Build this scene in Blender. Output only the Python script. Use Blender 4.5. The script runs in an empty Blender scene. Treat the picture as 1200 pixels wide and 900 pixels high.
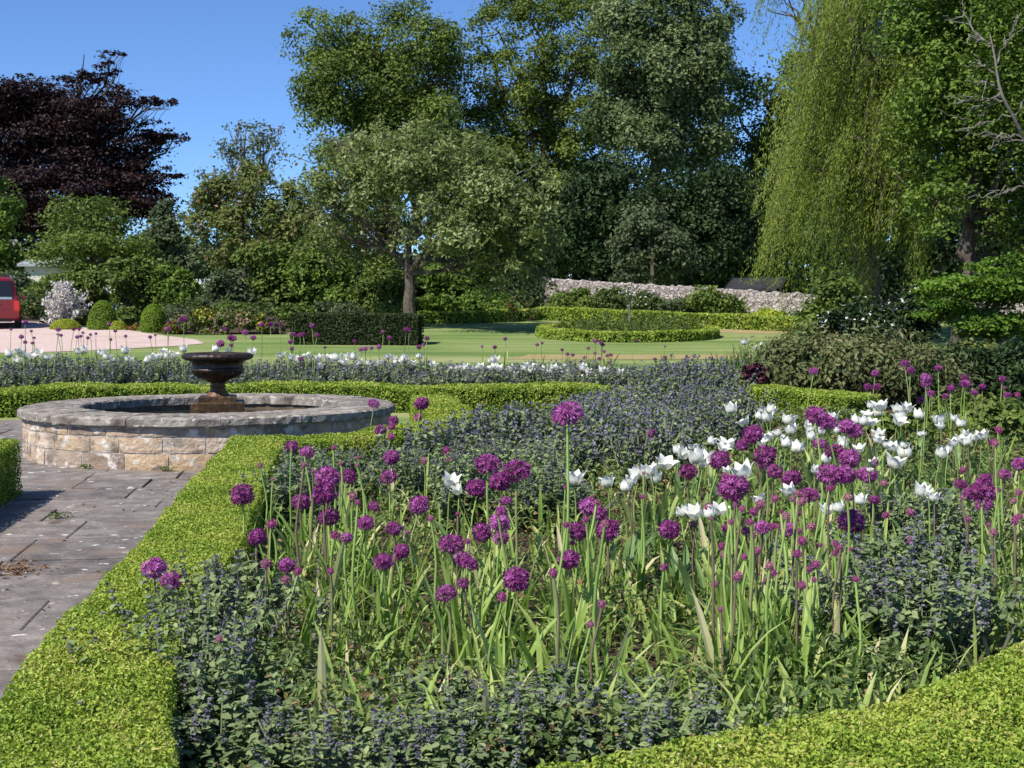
import bpy, math, random
import numpy as np
from mathutils import Vector

R = np.random.default_rng(7)
random.seed(7)
D2R = math.radians
scn = bpy.context.scene
col = scn.collection

# ---------------------------------------------------------------- camera, sky, sun, exposure
EYE = 1.55
FPX = 1500.0
PITCH = math.atan(78 / FPX)
cam_d = bpy.data.cameras.new('camera')
cam_d.sensor_width = 36
cam_d.lens = FPX / 1200 * 36
cam_d.clip_start = 0.05
cam_d.clip_end = 3000
cam_d.dof.use_dof = True
cam_d.dof.focus_distance = 7.5
cam_d.dof.aperture_fstop = 14
cam = bpy.data.objects.new('camera', cam_d)
cam.location = (0, 0, EYE)
cam.rotation_euler = (math.pi / 2 - PITCH, 0, 0)
col.objects.link(cam)
scn.camera = cam

SUN_EL, SUN_AZ = 49.0, 45.0        # azimuth counted from straight behind the camera towards its left
world = bpy.data.worlds.new('World')
scn.world = world
world.use_nodes = True
wn, wl = world.node_tree.nodes, world.node_tree.links
sky = wn.new('ShaderNodeTexSky')
sky.sky_type = 'NISHITA'
sky.sun_disc = False
sky.sun_elevation = D2R(SUN_EL)
sky.sun_rotation = D2R(180 + SUN_AZ)
sky.altitude = 0
sky.air_density = 0.68
sky.dust_density = 0.0
sky.ozone_density = 10
wl.new(sky.outputs[0], wn['Background'].inputs[0])
wn['Background'].inputs[1].default_value = 0.13
sun_d = bpy.data.lights.new('sun', 'SUN')
sun_d.energy = 5.0
sun_d.angle = D2R(0.5)
sun_d.color = (1.0, 0.95, 0.86)
sun = bpy.data.objects.new('sun', sun_d)
to_sun = Vector((-math.sin(D2R(SUN_AZ)) * math.cos(D2R(SUN_EL)), -math.cos(D2R(SUN_AZ)) * math.cos(D2R(SUN_EL)), math.sin(D2R(SUN_EL))))
sun.rotation_euler = to_sun.to_track_quat('Z', 'Y').to_euler()
sun.location = (-30, -20, 40)
col.objects.link(sun)
vs = scn.view_settings
vs.view_transform = 'Standard'
vs.look = 'None'
vs.gamma = 1
vs.use_curve_mapping = False
vs.exposure = 0.46
cy = scn.cycles
cy.max_bounces = 5
cy.diffuse_bounces = 3
cy.glossy_bounces = 2
cy.transmission_bounces = 4
cy.transparent_max_bounces = 4
cy.caustics_reflective = False
cy.caustics_refractive = False
cy.sample_clamp_indirect = 4
cy.use_denoising = True

# ---------------------------------------------------------------- helpers
def hg(y):
    """height of the ground: flat round the flower bed, then rising to the wall"""
    y = np.asarray(y, float)
    a = 0.047 * 0.5 * ((y - 19) + np.sqrt((y - 19) ** 2 + 9))
    return 2.15 - 0.5 * ((2.15 - a) + np.sqrt((2.15 - a) ** 2 + 0.04)) + 0.0

def at(px, py, Y):
    """point in the scene that the photograph shows at px, py, at the distance Y"""
    u, v = (px - 600) / FPX, (450 - py) / FPX
    c, s = math.cos(PITCH), math.sin(PITCH)
    dy, dz = c + v * s, v * c - s
    k = Y / dy
    return np.array([u * k, Y, EYE + dz * k])

def on_ground(px, Y):
    return np.array([(px - 600) / FPX * Y, Y, float(hg(Y))])

def ground_hit(px, py):
    lo, hi = 2.0, 120.0
    for _ in range(60):
        m = 0.5 * (lo + hi)
        if at(px, py, m)[2] > hg(m): lo = m
        else: hi = m
    return at(px, py, lo)

def nrm(v):
    return v / np.maximum(np.linalg.norm(v, axis=-1, keepdims=True), 1e-9)

class MB:
    """collects faces for ONE mesh object"""
    def __init__(s): s.v, s.f, s.n = [], [], 0
    def add(s, v, f, mat=0, tint=0.5):
        v = np.asarray(v, float).reshape(-1, 3); f = np.asarray(f, int)
        t = np.broadcast_to(np.asarray(tint, float), (len(f),))
        m = np.broadcast_to(np.asarray(mat, int), (len(f),))
        s.v.append(v); s.f.append((f + s.n, m, t)); s.n += len(v)
    def mesh(s, name, mats, smooth=False):
        me = bpy.data.meshes.new(name)
        v = np.concatenate(s.v)
        me.vertices.add(len(v)); me.vertices.foreach_set('co', v.astype(np.float32).ravel())
        li = np.concatenate([f.ravel() for f, m, t in s.f])
        tot = np.concatenate([np.full(len(f), f.shape[1]) for f, m, t in s.f])
        st = np.concatenate([[0], np.cumsum(tot)[:-1]])
        me.loops.add(len(li)); me.loops.foreach_set('vertex_index', li.astype(np.int32))
        me.polygons.add(len(tot)); me.polygons.foreach_set('loop_start', st.astype(np.int32))
        me.polygons.foreach_set('material_index', np.concatenate([m for f, m, t in s.f]).astype(np.int32))
        me.polygons.foreach_set('use_smooth', np.full(len(tot), bool(smooth)))
        a = me.attributes.new('tint', 'FLOAT', 'FACE')
        a.data.foreach_set('value', np.concatenate([t for f, m, t in s.f]).astype(np.float32))
        for m in (mats if isinstance(mats, (list, tuple)) else [mats]): me.materials.append(m)
        me.update(calc_edges=True); me.validate()
        return me
    def build(s, name, mats, parent=None, smooth=False, **kw):
        return inst(name, s.mesh(name, mats, smooth), parent, **kw)
    # shapes
    def box(s, c, d, mat=0, tint=0.5, rz=0.0):
        c = np.asarray(c, float); d = np.asarray(d, float) / 2
        q = np.array([[x, y, z] for z in (-1, 1) for y in (-1, 1) for x in (-1, 1)], float) * d
        if rz:
            cr, sr = math.cos(rz), math.sin(rz)
            q = np.stack([q[:, 0] * cr - q[:, 1] * sr, q[:, 0] * sr + q[:, 1] * cr, q[:, 2]], 1)
        s.add(q + c, [[0, 2, 3, 1], [4, 5, 7, 6], [0, 1, 5, 4], [2, 6, 7, 3], [0, 4, 6, 2], [1, 3, 7, 5]], mat, tint)
    def tube(s, P, r, n=6, mat=0, tint=0.5, cap=False):
        P = np.asarray(P, float); k = len(P); r = np.broadcast_to(np.asarray(r, float), (k,))
        T = nrm(np.gradient(P, axis=0))
        ref = np.where(np.abs(T[:, 2:3]) > 0.9, np.array([[1.0, 0, 0]]), np.array([[0, 0, 1.0]]))
        A = nrm(np.cross(T, ref)); B = np.cross(T, A)
        a = np.arange(n) / n * 2 * math.pi
        V = P[:, None] + r[:, None, None] * (np.cos(a)[None, :, None] * A[:, None] + np.sin(a)[None, :, None] * B[:, None])
        i, j = np.meshgrid(np.arange(k - 1), np.arange(n), indexing='ij')
        j2 = (j + 1) % n
        F = np.stack([i * n + j, i * n + j2, (i + 1) * n + j2, (i + 1) * n + j], -1).reshape(-1, 4)
        s.add(V.reshape(-1, 3), F, mat, tint)
        if cap: s.add(V[-1], [list(range(n))], mat, tint)
    def lathe(s, prof, n=32, c=(0, 0, 0), mat=0, tint=0.5, wob=None):
        prof = np.asarray(prof, float); k = len(prof)
        a = np.arange(n) / n * 2 * math.pi
        rr = np.repeat(prof[:, 0:1], n, 1)
        if wob is not None: rr = rr * wob(a, prof)
        V = np.stack([rr * np.cos(a), rr * np.sin(a), np.repeat(prof[:, 1:2], n, 1)], -1) + np.asarray(c, float)
        i, j = np.meshgrid(np.arange(k - 1), np.arange(n), indexing='ij'); j2 = (j + 1) % n
        F = np.stack([i * n + j, i * n + j2, (i + 1) * n + j2, (i + 1) * n + j], -1).reshape(-1, 4)
        s.add(V.reshape(-1, 3), F, mat, tint)
    def grid(s, G, mat=0, tint=0.5):
        G = np.asarray(G, float); a, b = G.shape[:2]
        i, j = np.meshgrid(np.arange(a - 1), np.arange(b - 1), indexing='ij')
        F = np.stack([i * b + j, i * b + j + 1, (i + 1) * b + j + 1, (i + 1) * b + j], -1).reshape(-1, 4)
        s.add(G.reshape(-1, 3), F, mat, tint)
    def leaves(s, C, N, L, W, mat=0, tint=None, axis=None, ovate=False, fold=0.18, rng=R):
        """one folded leaf per row of C, facing N, L long and W wide"""
        C = np.asarray(C, float); k = len(C)
        if k == 0: return
        N = nrm(np.asarray(N, float))
        if axis is None: axis = rng.normal(size=(k, 3))
        A = nrm(axis - N * np.sum(axis * N, 1, keepdims=True)); B = np.cross(N, A)
        L = np.broadcast_to(np.asarray(L, float), (k,))[:, None]; W = np.broadcast_to(np.asarray(W, float), (k,))[:, None]
        if tint is None: tint = rng.random(k)
        tint = np.broadcast_to(np.asarray(tint, float), (k,))
        b, t = C - A * L / 2, C + A * L / 2 - N * L * 0.08
        up = N * W * fold
        o = np.arange(k)[:, None]
        if not ovate:
            m = C - A * L * 0.06
            V = np.stack([b, m + B * W / 2 + up, t, m - B * W / 2 + up], 1)
            s.add(V.reshape(-1, 3), o * 4 + np.array([[0, 1, 2, 3]]), mat, tint)
        else:
            m1, m2 = C - A * L * 0.2, C + A * L * 0.16
            V = np.stack([b, m1 + B * W / 2 + up, m2 + B * W * 0.42 + up, t, m2 - B * W * 0.42 + up, m1 - B * W / 2 + up], 1)
            s.add(V.reshape(-1, 3), np.concatenate([o * 6 + np.array([[0, 1, 2, 3]]), o * 6 + np.array([[0, 3, 4, 5]])]), mat, np.concatenate([tint, tint]))

def inst(name, me, parent=None, loc=None, rz=0.0, sc=None, rot=None):
    o = bpy.data.objects.new(name, me)
    col.objects.link(o)
    if parent: o.parent = parent
    if loc is not None: o.location = [float(q) for q in loc]
    o.rotation_euler = rot if rot is not None else (0, 0, rz)
    if sc is not None: o.scale = sc if isinstance(sc, (tuple, list)) else (sc, sc, sc)
    return o

def tag(o, label, cat, group=None, kind=None):
    o['label'] = label; o['category'] = cat
    if group: o['group'] = group
    if kind: o['kind'] = kind
    return o

def thing(name, label, cat, loc, rz=0.0, group=None):
    o = inst(name, None, None, loc, rz)
    return tag(o, label, cat, group)

def struct(o):
    o['kind'] = 'structure'
    return o

# ---------------------------------------------------------------- materials
def srgb(r, g, b):
    f = lambda c: (c / 12.92 if c <= 0.04045 else ((c + 0.055) / 1.055) ** 2.4)
    return tuple(f(q / 255) for q in (r, g, b))

def new_mat(name):
    m = bpy.data.materials.new(name); m.use_nodes = True
    nt = m.node_tree
    return m, nt.nodes, nt.links, nt.nodes['Principled BSDF']

def ramp(nodes, stops):
    r = nodes.new('ShaderNodeValToRGB')
    e = r.color_ramp.elements
    while len(e) < len(stops): e.new(0.5)
    for k, (p, c) in enumerate(stops):
        e[k].position = p; e[k].color = (*c, 1)
    return r

def leaf_mat(name, stops, trans=0.3, rough=0.55, spec=0.22, tcol=1.25, objrand=0.0):
    """leaf colour varies leaf by leaf (tint) between the stops"""
    m, n, l, p = new_mat(name)
    at_ = n.new('ShaderNodeAttribute'); at_.attribute_name = 'tint'
    r = ramp(n, stops)
    fac = at_.outputs['Fac']
    if objrand:
        oi = n.new('ShaderNodeObjectInfo')
        ma = n.new('ShaderNodeMath'); ma.operation = 'MULTIPLY_ADD'
        ma.inputs[1].default_value = objrand; l.new(oi.outputs['Random'], ma.inputs[0])
        mb = n.new('ShaderNodeMath'); mb.operation = 'SUBTRACT'; l.new(at_.outputs['Fac'], mb.inputs[0]); mb.inputs[1].default_value = objrand / 2
        l.new(mb.outputs[0], ma.inputs[2]); fac = ma.outputs[0]
    l.new(fac, r.inputs[0])
    l.new(r.outputs[0], p.inputs['Base Color'])
    p.inputs['Roughness'].default_value = rough
    p.inputs['Specular IOR Level'].default_value = spec
    if trans:
        t = n.new('ShaderNodeBsdfTranslucent')
        hs = n.new('ShaderNodeHueSaturation'); hs.inputs['Value'].default_value = tcol; hs.inputs['Saturation'].default_value = 1.1
        l.new(r.outputs[0], hs.inputs['Color']); l.new(hs.outputs[0], t.inputs[0])
        mx = n.new('ShaderNodeMixShader'); mx.inputs[0].default_value = trans
        l.new(p.outputs[0], mx.inputs[1]); l.new(t.outputs[0], mx.inputs[2])
        l.new(mx.outputs[0], n['Material Output'].inputs[0])
    return m

def noise_mat(name, stops, scale=5.0, detail=8, rough=0.9, bump=0.0, bscale=None, spec=0.3, dist=0.0, metal=0.0, tintmix=None, spots=None, bdist=0.02):
    m, n, l, p = new_mat(name)
    tc = n.new('ShaderNodeTexCoord')
    nz = n.new('ShaderNodeTexNoise'); nz.inputs['Scale'].default_value = scale; nz.inputs['Detail'].default_value = detail
    nz.inputs['Roughness'].default_value = 0.65; nz.inputs['Distortion'].default_value = dist
    l.new(tc.outputs['Object'], nz.inputs['Vector'])
    r = ramp(n, stops); l.new(nz.outputs[0], r.inputs[0])
    out = r.outputs[0]
    if tintmix:
        at_ = n.new('ShaderNodeAttribute'); at_.attribute_name = 'tint'
        r2 = ramp(n, tintmix); l.new(at_.outputs['Fac'], r2.inputs[0])
        mx = n.new('ShaderNodeMix'); mx.data_type = 'RGBA'; mx.blend_type = 'MULTIPLY'; mx.inputs[0].default_value = 1
        l.new(out, mx.inputs[6]); l.new(r2.outputs[0], mx.inputs[7]); out = mx.outputs[2]
    if spots:
        for (sc, lo, hi, c) in spots:
            v = n.new('ShaderNodeTexNoise'); v.inputs['Scale'].default_value = sc; v.inputs['Detail'].default_value = 4
            l.new(tc.outputs['Object'], v.inputs['Vector'])
            mr = n.new('ShaderNodeMapRange'); mr.inputs[1].default_value = lo; mr.inputs[2].default_value = hi
            l.new(v.outputs[0], mr.inputs[0])
            mx = n.new('ShaderNodeMix'); mx.data_type = 'RGBA'; l.new(mr.outputs[0], mx.inputs[0])
            l.new(out, mx.inputs[6]); mx.inputs[7].default_value = (*c, 1); out = mx.outputs[2]
    l.new(out, p.inputs['Base Color'])
    p.inputs['Roughness'].default_value = rough; p.inputs['Specular IOR Level'].default_value = spec; p.inputs['Metallic'].default_value = metal
    if bump:
        b = n.new('ShaderNodeBump'); b.inputs['Strength'].default_value = bump; b.inputs['Distance'].default_value = bdist
        nb = n.new('ShaderNodeTexNoise'); nb.inputs['Scale'].default_value = bscale or scale * 3; nb.inputs['Detail'].default_value = 8
        l.new(tc.outputs['Object'], nb.inputs['Vector']); l.new(nb.outputs[0], b.inputs['Height'])
        l.new(b.outputs[0], p.inputs['Normal'])
    return m

def flat_mat(name, c, rough=0.5, spec=0.5, metal=0.0, emit=None):
    return noise_mat(name, [(0.35, tuple(q * 0.88 for q in c)), (0.65, c)], scale=9, rough=rough, spec=spec, metal=metal)

M = {}
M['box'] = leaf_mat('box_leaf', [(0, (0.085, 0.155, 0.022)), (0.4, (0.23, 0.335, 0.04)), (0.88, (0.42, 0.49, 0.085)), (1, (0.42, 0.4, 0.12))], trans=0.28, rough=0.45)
M['boxcore'] = noise_mat('box_core_shade', [(0.3, (0.012, 0.018, 0.005)), (0.7, (0.035, 0.045, 0.012))], scale=40, rough=1, spec=0.1)  # near-black hedge core: shade between the leaves put into its colour
M['yew'] = leaf_mat('dark_hedge_leaf', [(0, (0.018, 0.03, 0.01)), (0.6, (0.04, 0.06, 0.018)), (1, (0.085, 0.1, 0.03))], trans=0.15)
M['soil'] = noise_mat('soil', [(0.3, (0.035, 0.024, 0.016)), (0.7, (0.11, 0.08, 0.055))], scale=9, bump=0.8, bscale=30, spec=0.1)
M['bark'] = noise_mat('bark', [(0.3, (0.045, 0.036, 0.028)), (0.7, (0.15, 0.125, 0.1))], scale=4, bump=0.7, bscale=14, dist=1.0, spec=0.1)
M['greybark'] = noise_mat('grey_bark', [(0.3, (0.09, 0.082, 0.07)), (0.7, (0.27, 0.25, 0.22))], scale=4, bump=0.5, bscale=12, spec=0.1)
M['stem'] = leaf_mat('flower_stem', [(0, (0.15, 0.25, 0.05)), (0.75, (0.28, 0.4, 0.11)), (1, (0.16, 0.12, 0.08))], trans=0, objrand=0.9)
M['strap'] = leaf_mat('strap_leaf', [(0, (0.11, 0.2, 0.04)), (0.45, (0.26, 0.38, 0.08)), (0.75, (0.44, 0.5, 0.17)), (0.93, (0.6, 0.56, 0.3)), (1, (0.6, 0.52, 0.33))], trans=0.35, rough=0.4, objrand=0.3)
M['tulipleaf'] = leaf_mat('tulip_leaf', [(0, (0.06, 0.13, 0.05)), (0.6, (0.15, 0.25, 0.08)), (0.9, (0.32, 0.4, 0.13)), (1, (0.5, 0.42, 0.2))], trans=0.3, rough=0.4, objrand=0.3)
M['allium'] = leaf_mat('allium_floret', [(0, (0.12, 0.012, 0.09)), (0.5, (0.3, 0.045, 0.23)), (1, (0.52, 0.17, 0.47))], trans=0.25, objrand=0.45)
M['alliumbud'] = leaf_mat('allium_bud', [(0, (0.28, 0.05, 0.17)), (0.7, (0.42, 0.12, 0.28)), (1, (0.45, 0.32, 0.22))], trans=0.2, objrand=0.5)
M['tulip'] = leaf_mat('tulip_petal', [(0, (0.55, 0.6, 0.36)), (0.35, (0.76, 0.76, 0.64)), (1, (0.84, 0.83, 0.76))], trans=0.3, rough=0.45, tcol=1.0)
M['nepleaf'] = leaf_mat('catmint_leaf', [(0, (0.08, 0.125, 0.05)), (0.5, (0.165, 0.225, 0.1)), (1, (0.31, 0.37, 0.17))], trans=0.25, rough=0.75, spec=0.12, objrand=0.25)
M['nepflower'] = leaf_mat('catmint_flower', [(0, (0.1, 0.095, 0.11)), (0.6, (0.165, 0.16, 0.195)), (1, (0.26, 0.255, 0.32))], trans=0.2, rough=0.7, objrand=0.3)
M['cover'] = leaf_mat('ground_cover_leaf', [(0, (0.05, 0.09, 0.03)), (0.5, (0.12, 0.18, 0.05)), (0.86, (0.26, 0.3, 0.09)), (0.93, (0.25, 0.12, 0.07)), (1, (0.3, 0.2, 0.1))], trans=0.25)

# ---------------------------------------------------------------- ground
def strip(name, rows, dz, mat, step=0.5, cols=14):
    rows = np.array(rows, float)
    ys = []
    for a, b in zip(rows[:-1], rows[1:]):
        k = max(1, int(math.ceil((b[0] - a[0]) / step)))
        ys += list(np.linspace(a[0], b[0], k, endpoint=False))
    ys = np.array(ys + [rows[-1, 0]])
    xl, xr = np.interp(ys, rows[:, 0], rows[:, 1]), np.interp(ys, rows[:, 0], rows[:, 2])
    t = np.linspace(0, 1, cols)
    X = xl[:, None] * (1 - t) + xr[:, None] * t
    Y = np.repeat(ys[:, None], cols, 1)
    b = MB(); b.grid(np.stack([X, Y, hg(Y) + dz], -1)[:, ::1])
    o = b.build(name, mat, smooth=True)
    return struct(o)

m, n, l, p = new_mat('lawn')
tc = n.new('ShaderNodeTexCoord')
n1 = n.new('ShaderNodeTexNoise'); n1.inputs['Scale'].default_value = 0.35; n1.inputs['Detail'].default_value = 6
n2 = n.new('ShaderNodeTexNoise'); n2.inputs['Scale'].default_value = 28; n2.inputs['Detail'].default_value = 6
mp = n.new('ShaderNodeMapping'); mp.inputs['Rotation'].default_value = (0, 0, 0.1); mp.inputs['Scale'].default_value = (0.12, 1, 1)
n3 = n.new('ShaderNodeTexNoise'); n3.inputs['Scale'].default_value = 0.9; n3.inputs['Detail'].default_value = 3
for q in (n1, n2): l.new(tc.outputs['Object'], q.inputs['Vector'])
l.new(tc.outputs['Object'], mp.inputs[0]); l.new(mp.outputs[0], n3.inputs['Vector'])
r1 = ramp(n, [(0.37, (0.1, 0.165, 0.045)), (0.5, (0.175, 0.235, 0.075)), (0.63, (0.275, 0.29, 0.125))])
ad = n.new('ShaderNodeMath'); ad.operation = 'MULTIPLY_ADD'; ad.inputs[1].default_value = 0.75
l.new(n3.outputs[0], ad.inputs[0])
ad2 = n.new('ShaderNodeMath'); ad2.operation = 'MULTIPLY'; ad2.inputs[1].default_value = 0.28; l.new(n1.outputs[0], ad2.inputs[0])
l.new(ad2.outputs[0], ad.inputs[2]); l.new(ad.outputs[0], r1.inputs[0])
mx = n.new('ShaderNodeMix'); mx.data_type = 'RGBA'; mx.blend_type = 'OVERLAY'; mx.inputs[0].default_value = 0.55
l.new(r1.outputs[0], mx.inputs[6]); l.new(n2.outputs[0], mx.inputs[7]); l.new(mx.outputs[2], p.inputs['Base Color'])
p.inputs['Roughness'].default_value = 0.95; p.inputs['Specular IOR Level'].default_value = 0.1
bp = n.new('ShaderNodeBump'); bp.inputs['Strength'].default_value = 0.6; bp.inputs['Distance'].default_value = 0.04
l.new(n2.outputs[0], bp.inputs['Height']); l.new(bp.outputs[0], p.inputs['Normal'])
M['lawn'] = m
M['drygrass'] = noise_mat('dry_grass', [(0.3, (0.24, 0.2, 0.085)), (0.5, (0.33, 0.25, 0.13)), (0.7, (0.26, 0.26, 0.08))], scale=1.6, bump=0.5, bscale=30, spec=0.1)
M['gravel'] = noise_mat('pink_gravel', [(0.34, (0.36, 0.27, 0.24)), (0.5, (0.53, 0.405, 0.365)), (0.66, (0.64, 0.52, 0.475))], scale=22, spots=[(0.8, .5, .7, (.46, .34, .3))], bump=0.6, bscale=35, spec=0.2)
M['slab'] = noise_mat('paving_slab', [(0.28, (0.1, 0.09, 0.084)), (0.5, (0.185, 0.167, 0.156)), (0.7, (0.29, 0.262, 0.246))], scale=5.5, bump=0.5, bscale=26, spec=0.25, rough=0.8,
                      tintmix=[(0, (0.72, 0.7, 0.7)), (1, (1.12, 1.08, 1.05))],
                      spots=[(26, 0.66, 0.71, (0.42, 0.41, 0.385)), (8, 0.665, 0.69, (0.58, 0.57, 0.54)), (2.1, 0.55, 0.72, (0.2, 0.15, 0.12)), (3.1, 0.64, 0.72, (0.12, 0.085, 0.065))])
M['joint'] = noise_mat('mossy_joint', [(0.35, (0.10, 0.065, 0.045)), (0.6, (0.2, 0.12, 0.08)), (0.72, (0.09, 0.12, 0.03))], scale=6, bump=0.6, spec=0.1)

strip('ground', [(-80, -420, 420), (2, -420, 420), (15, -420, 420), (30, -420, 420), (66, -420, 420), (120, -420, 420), (900, -420, 420)], 0.0, M['lawn'], step=3.0, cols=40)
strip('flower_bed_soil', [(3.2, -1.3, 1.4), (4, -1.4, 3), (6, -1.6, 4.6), (12, -1.7, 7), (15, -1.1, 7.2), (19.4, -1.2, 5)], 0.02, M['soil'])
strip('far_bed_soil', [(20.2, -15, 5.2), (24, -17, 4.6), (27.3, -17, 3.6)], 0.02, M['soil'])
strip('shrub_bed_soil', [(15.5, 8, 17), (19, 4.3, 17), (23, 4.6, 17), (29, 5.3, 18), (34, 9, 20)], 0.022, M['soil'])
strip('gravel_drive', [(32.6, -34, -12.6), (33.4, -34, -11), (35.2, -34, -9.2), (36.2, -34, -8.7), (38.0, -34, -9.4), (40.3, -34, -11.2), (43, -34, -12.9), (47, -34, -17), (52, -34, -18)], 0.012, M['gravel'])
strip('back_border_soil', [(40.6, -11, -7.5), (43.2, -12.6, -7), (47.5, -16.5, -3), (56, -30, -1), (60, -30, 3)], 0.02, M['soil'])
strip('worn_lawn_path', [(30.6, -0.2, 6.2), (31.2, 0.2, 6.6), (32.1, 0.4, 7)], 0.006, M['drygrass'])
M_path = strip('hedge_foot_path', [(41.0, 7.6, 10.4), (42.5, 5.6, 9.4), (44.5, 3.6, 7.4), (47, 1.8, 4.6), (48.6, 1.2, 3.0)], 0.006, M['drygrass'])

# paving: laid slab by slab in courses square to the hedge
pb = MB()
ang = 0.135
ca, sa = math.cos(ang), math.sin(ang)
def pv(u, v): return (-1.2 + u * ca - v * sa, u * sa + v * ca)
g = np.array([[[*pv(u, v), 0.016 + float(hg(pv(u, v)[1]))] for u in np.linspace(-9, 1.6, 6)] for v in np.linspace(1.5, 19, 8)])
pb.grid(g[:, ::1], mat=1)
v = 1.6
while v < 21:
    d = random.uniform(0.5, 0.85); u = -8.5 + random.uniform(0, 0.6)
    while u < 1.2:
        w = random.uniform(0.6, 1.25)
        e = 0.005
        z = 0.026 + float(hg(v)) + random.uniform(-0.004, 0.005); t = random.random()
        a0, a1, b0, b1 = u + e, min(u + w, 1.3) - e, v + e + random.uniform(0, .006), v + d - e
        jl = [random.uniform(-0.008, 0.008) for _ in range(8)]
        q = [(a0 + jl[0], b0 + jl[1]), (a1 + jl[2], b0 + jl[3]), (a1 + jl[4], b1 + jl[5]), (a0 + jl[6], b1 + jl[7])]
        tilt = [random.uniform(-0.003, 0.003) for _ in range(4)]
        x0, y0 = pv((a0 + a1) / 2, (b0 + b1) / 2)
        if x0 < -0.41 * y0 - 1.5 or y0 > 18.45: u += w; continue
        top = [(*pv(*c), z + tl) for c, tl in zip(q, tilt)]; bot = [(*pv(*c), z - 0.05) for c in q]
        ins = [(np.array(c) * 0.985 + np.mean(np.array(q), 0) * 0.015) for c in q]
        tin = [(*pv(*c), z + tl + 0.005) for c, tl in zip(ins, tilt)]
        pb.add(np.array(tin + top + bot), [[0, 1, 2, 3], [4, 5, 1, 0], [5, 6, 2, 1], [6, 7, 3, 2], [7, 4, 0, 3], [8, 9, 5, 4], [9, 10, 6, 5], [10, 11, 7, 6], [11, 8, 4, 7]], 0, t)
        u += w
    v += d
struct(pb.build('path', [M['slab'], M['joint']]))

# ---------------------------------------------------------------- fountain
FC = (-3.43, 14.6, 0.0)
M['wallstone'] = noise_mat('fountain_stone', [(0.25, (0.27, 0.21, 0.16)), (0.45, (0.42, 0.34, 0.265)), (0.6, (0.5, 0.425, 0.35)), (0.75, (0.58, 0.53, 0.47))], scale=6.5, bump=0.6, bscale=36, spec=0.15,
                           tintmix=[(0, (0.55, 0.5, 0.48)), (0.25, (0.85, 0.8, 0.78)), (0.6, (1.1, 0.96, 0.76)), (1, (1.14, 1.12, 1.12))],
                           spots=[(9, 0.54, 0.66, (0.6, 0.56, 0.51)), (5.3, 0.55, 0.68, (0.17, 0.135, 0.105)), (2.3, 0.52, 0.66, (0.25, 0.205, 0.165)), (17, 0.68, 0.72, (0.07, 0.06, 0.05))])
M['mortar'] = noise_mat('mortar', [(0.3, (0.33, 0.29, 0.25)), (0.7, (0.58, 0.54, 0.49))], scale=12, bump=0.6, spec=0.1)
M['coping'] = noise_mat('coping_stone', [(0.28, (0.1, 0.086, 0.074)), (0.5, (0.215, 0.19, 0.168)), (0.72, (0.4, 0.37, 0.33))], scale=4.5, bump=0.7, bscale=24, spec=0.15, tintmix=[(0, (0.8, 0.8, 0.8)), (1, (1.1, 1.08, 1.05))],
                        spots=[(21, 0.6, 0.68, (0.55, 0.53, 0.48)), (8, 0.6, 0.7, (0.42, 0.39, 0.34)), (5, 0.58, 0.7, (0.085, 0.072, 0.06)), (34, .66, .7, (.06, .05, .045))])
M['wetstone'] = noise_mat('wet_inner_stone', [(0.3, (0.05, 0.036, 0.025)), (0.7, (0.18, 0.13, 0.085))], scale=6, bump=0.5, rough=0.5)
fb = thing('fountain_basin', 'round low stone fountain basin of pale sandstone blocks under a grey coping', 'fountain basin', FC)
wb = MB()
wb.lathe([(2.022, -0.03), (2.022, 0.475)], 96, mat=1)
rr = np.random.default_rng(3)
za = 0.0
for ci, ch in enumerate((0.205, 0.16, 0.095)):
    a = rr.uniform(0, 1)
    a_end = a + 2 * math.pi
    while a < a_end - 0.02:
        w = min(rr.uniform(0.16, 0.36), a_end - a)
        if a_end - a - w < 0.12: w = a_end - a
        zt = za + ch
        parts = [(za, zt)] if rr.random() > 0.16 or ch < .14 else [(za, za + ch * 0.5), (za + ch * 0.5, zt)]
        for (z0, z1) in parts:
            ka, kz = max(4, int(w / 0.04)), 5
            ga = np.linspace(a + 0.0035, a + w - 0.0035, ka + 1); gz = np.linspace(z0 + 0.006, z1 - 0.006, kz + 1)
            rad = 2.03 + rr.uniform(0, 0.004) + rr.normal(0, 0.0014, (kz + 1, ka + 1))
            rad[0] -= 0.004; rad[-1] -= 0.004; rad[:, 0] -= 0.004; rad[:, -1] -= 0.004
            gz2 = gz[:, None] + rr.normal(0, 0.002, (kz + 1, ka + 1))
            G = np.stack([rad * np.cos(ga), rad * np.sin(ga), gz2], -1)
            wb.grid(G, 0, rr.random())
        a += w
    za += ch
wb.build('wall', [M['wallstone'], M['mortar']], fb)
ib = MB(); ib.lathe([(1.45, 0.5), (1.45, 0.0), (0.01, 0.0)][::-1], 64); ib.build('inner_wall', M['wetstone'], fb)
m, n, l, p = new_mat('pool_water')
p.inputs['Base Color'].default_value = (0.03, 0.035, 0.022, 1); p.inputs['Roughness'].default_value = 0.06
nz = n.new('ShaderNodeTexNoise'); nz.inputs['Scale'].default_value = 5; bp = n.new('ShaderNodeBump'); bp.inputs['Strength'].default_value = 0.12
l.new(nz.outputs[0], bp.inputs['Height']); l.new(bp.outputs[0], p.inputs['Normal'])
ib = MB(); ib.lathe([(0.01, 0.40), (1.447, 0.40)], 64); ib.build('water', m, fb, smooth=True)
cb = MB()
nst = 13
js = [2 * math.pi * k / nst + 0.165 + rr.uniform(-0.06, 0.06) for k in range(nst)]; js.append(js[0] + 2 * math.pi)
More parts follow.
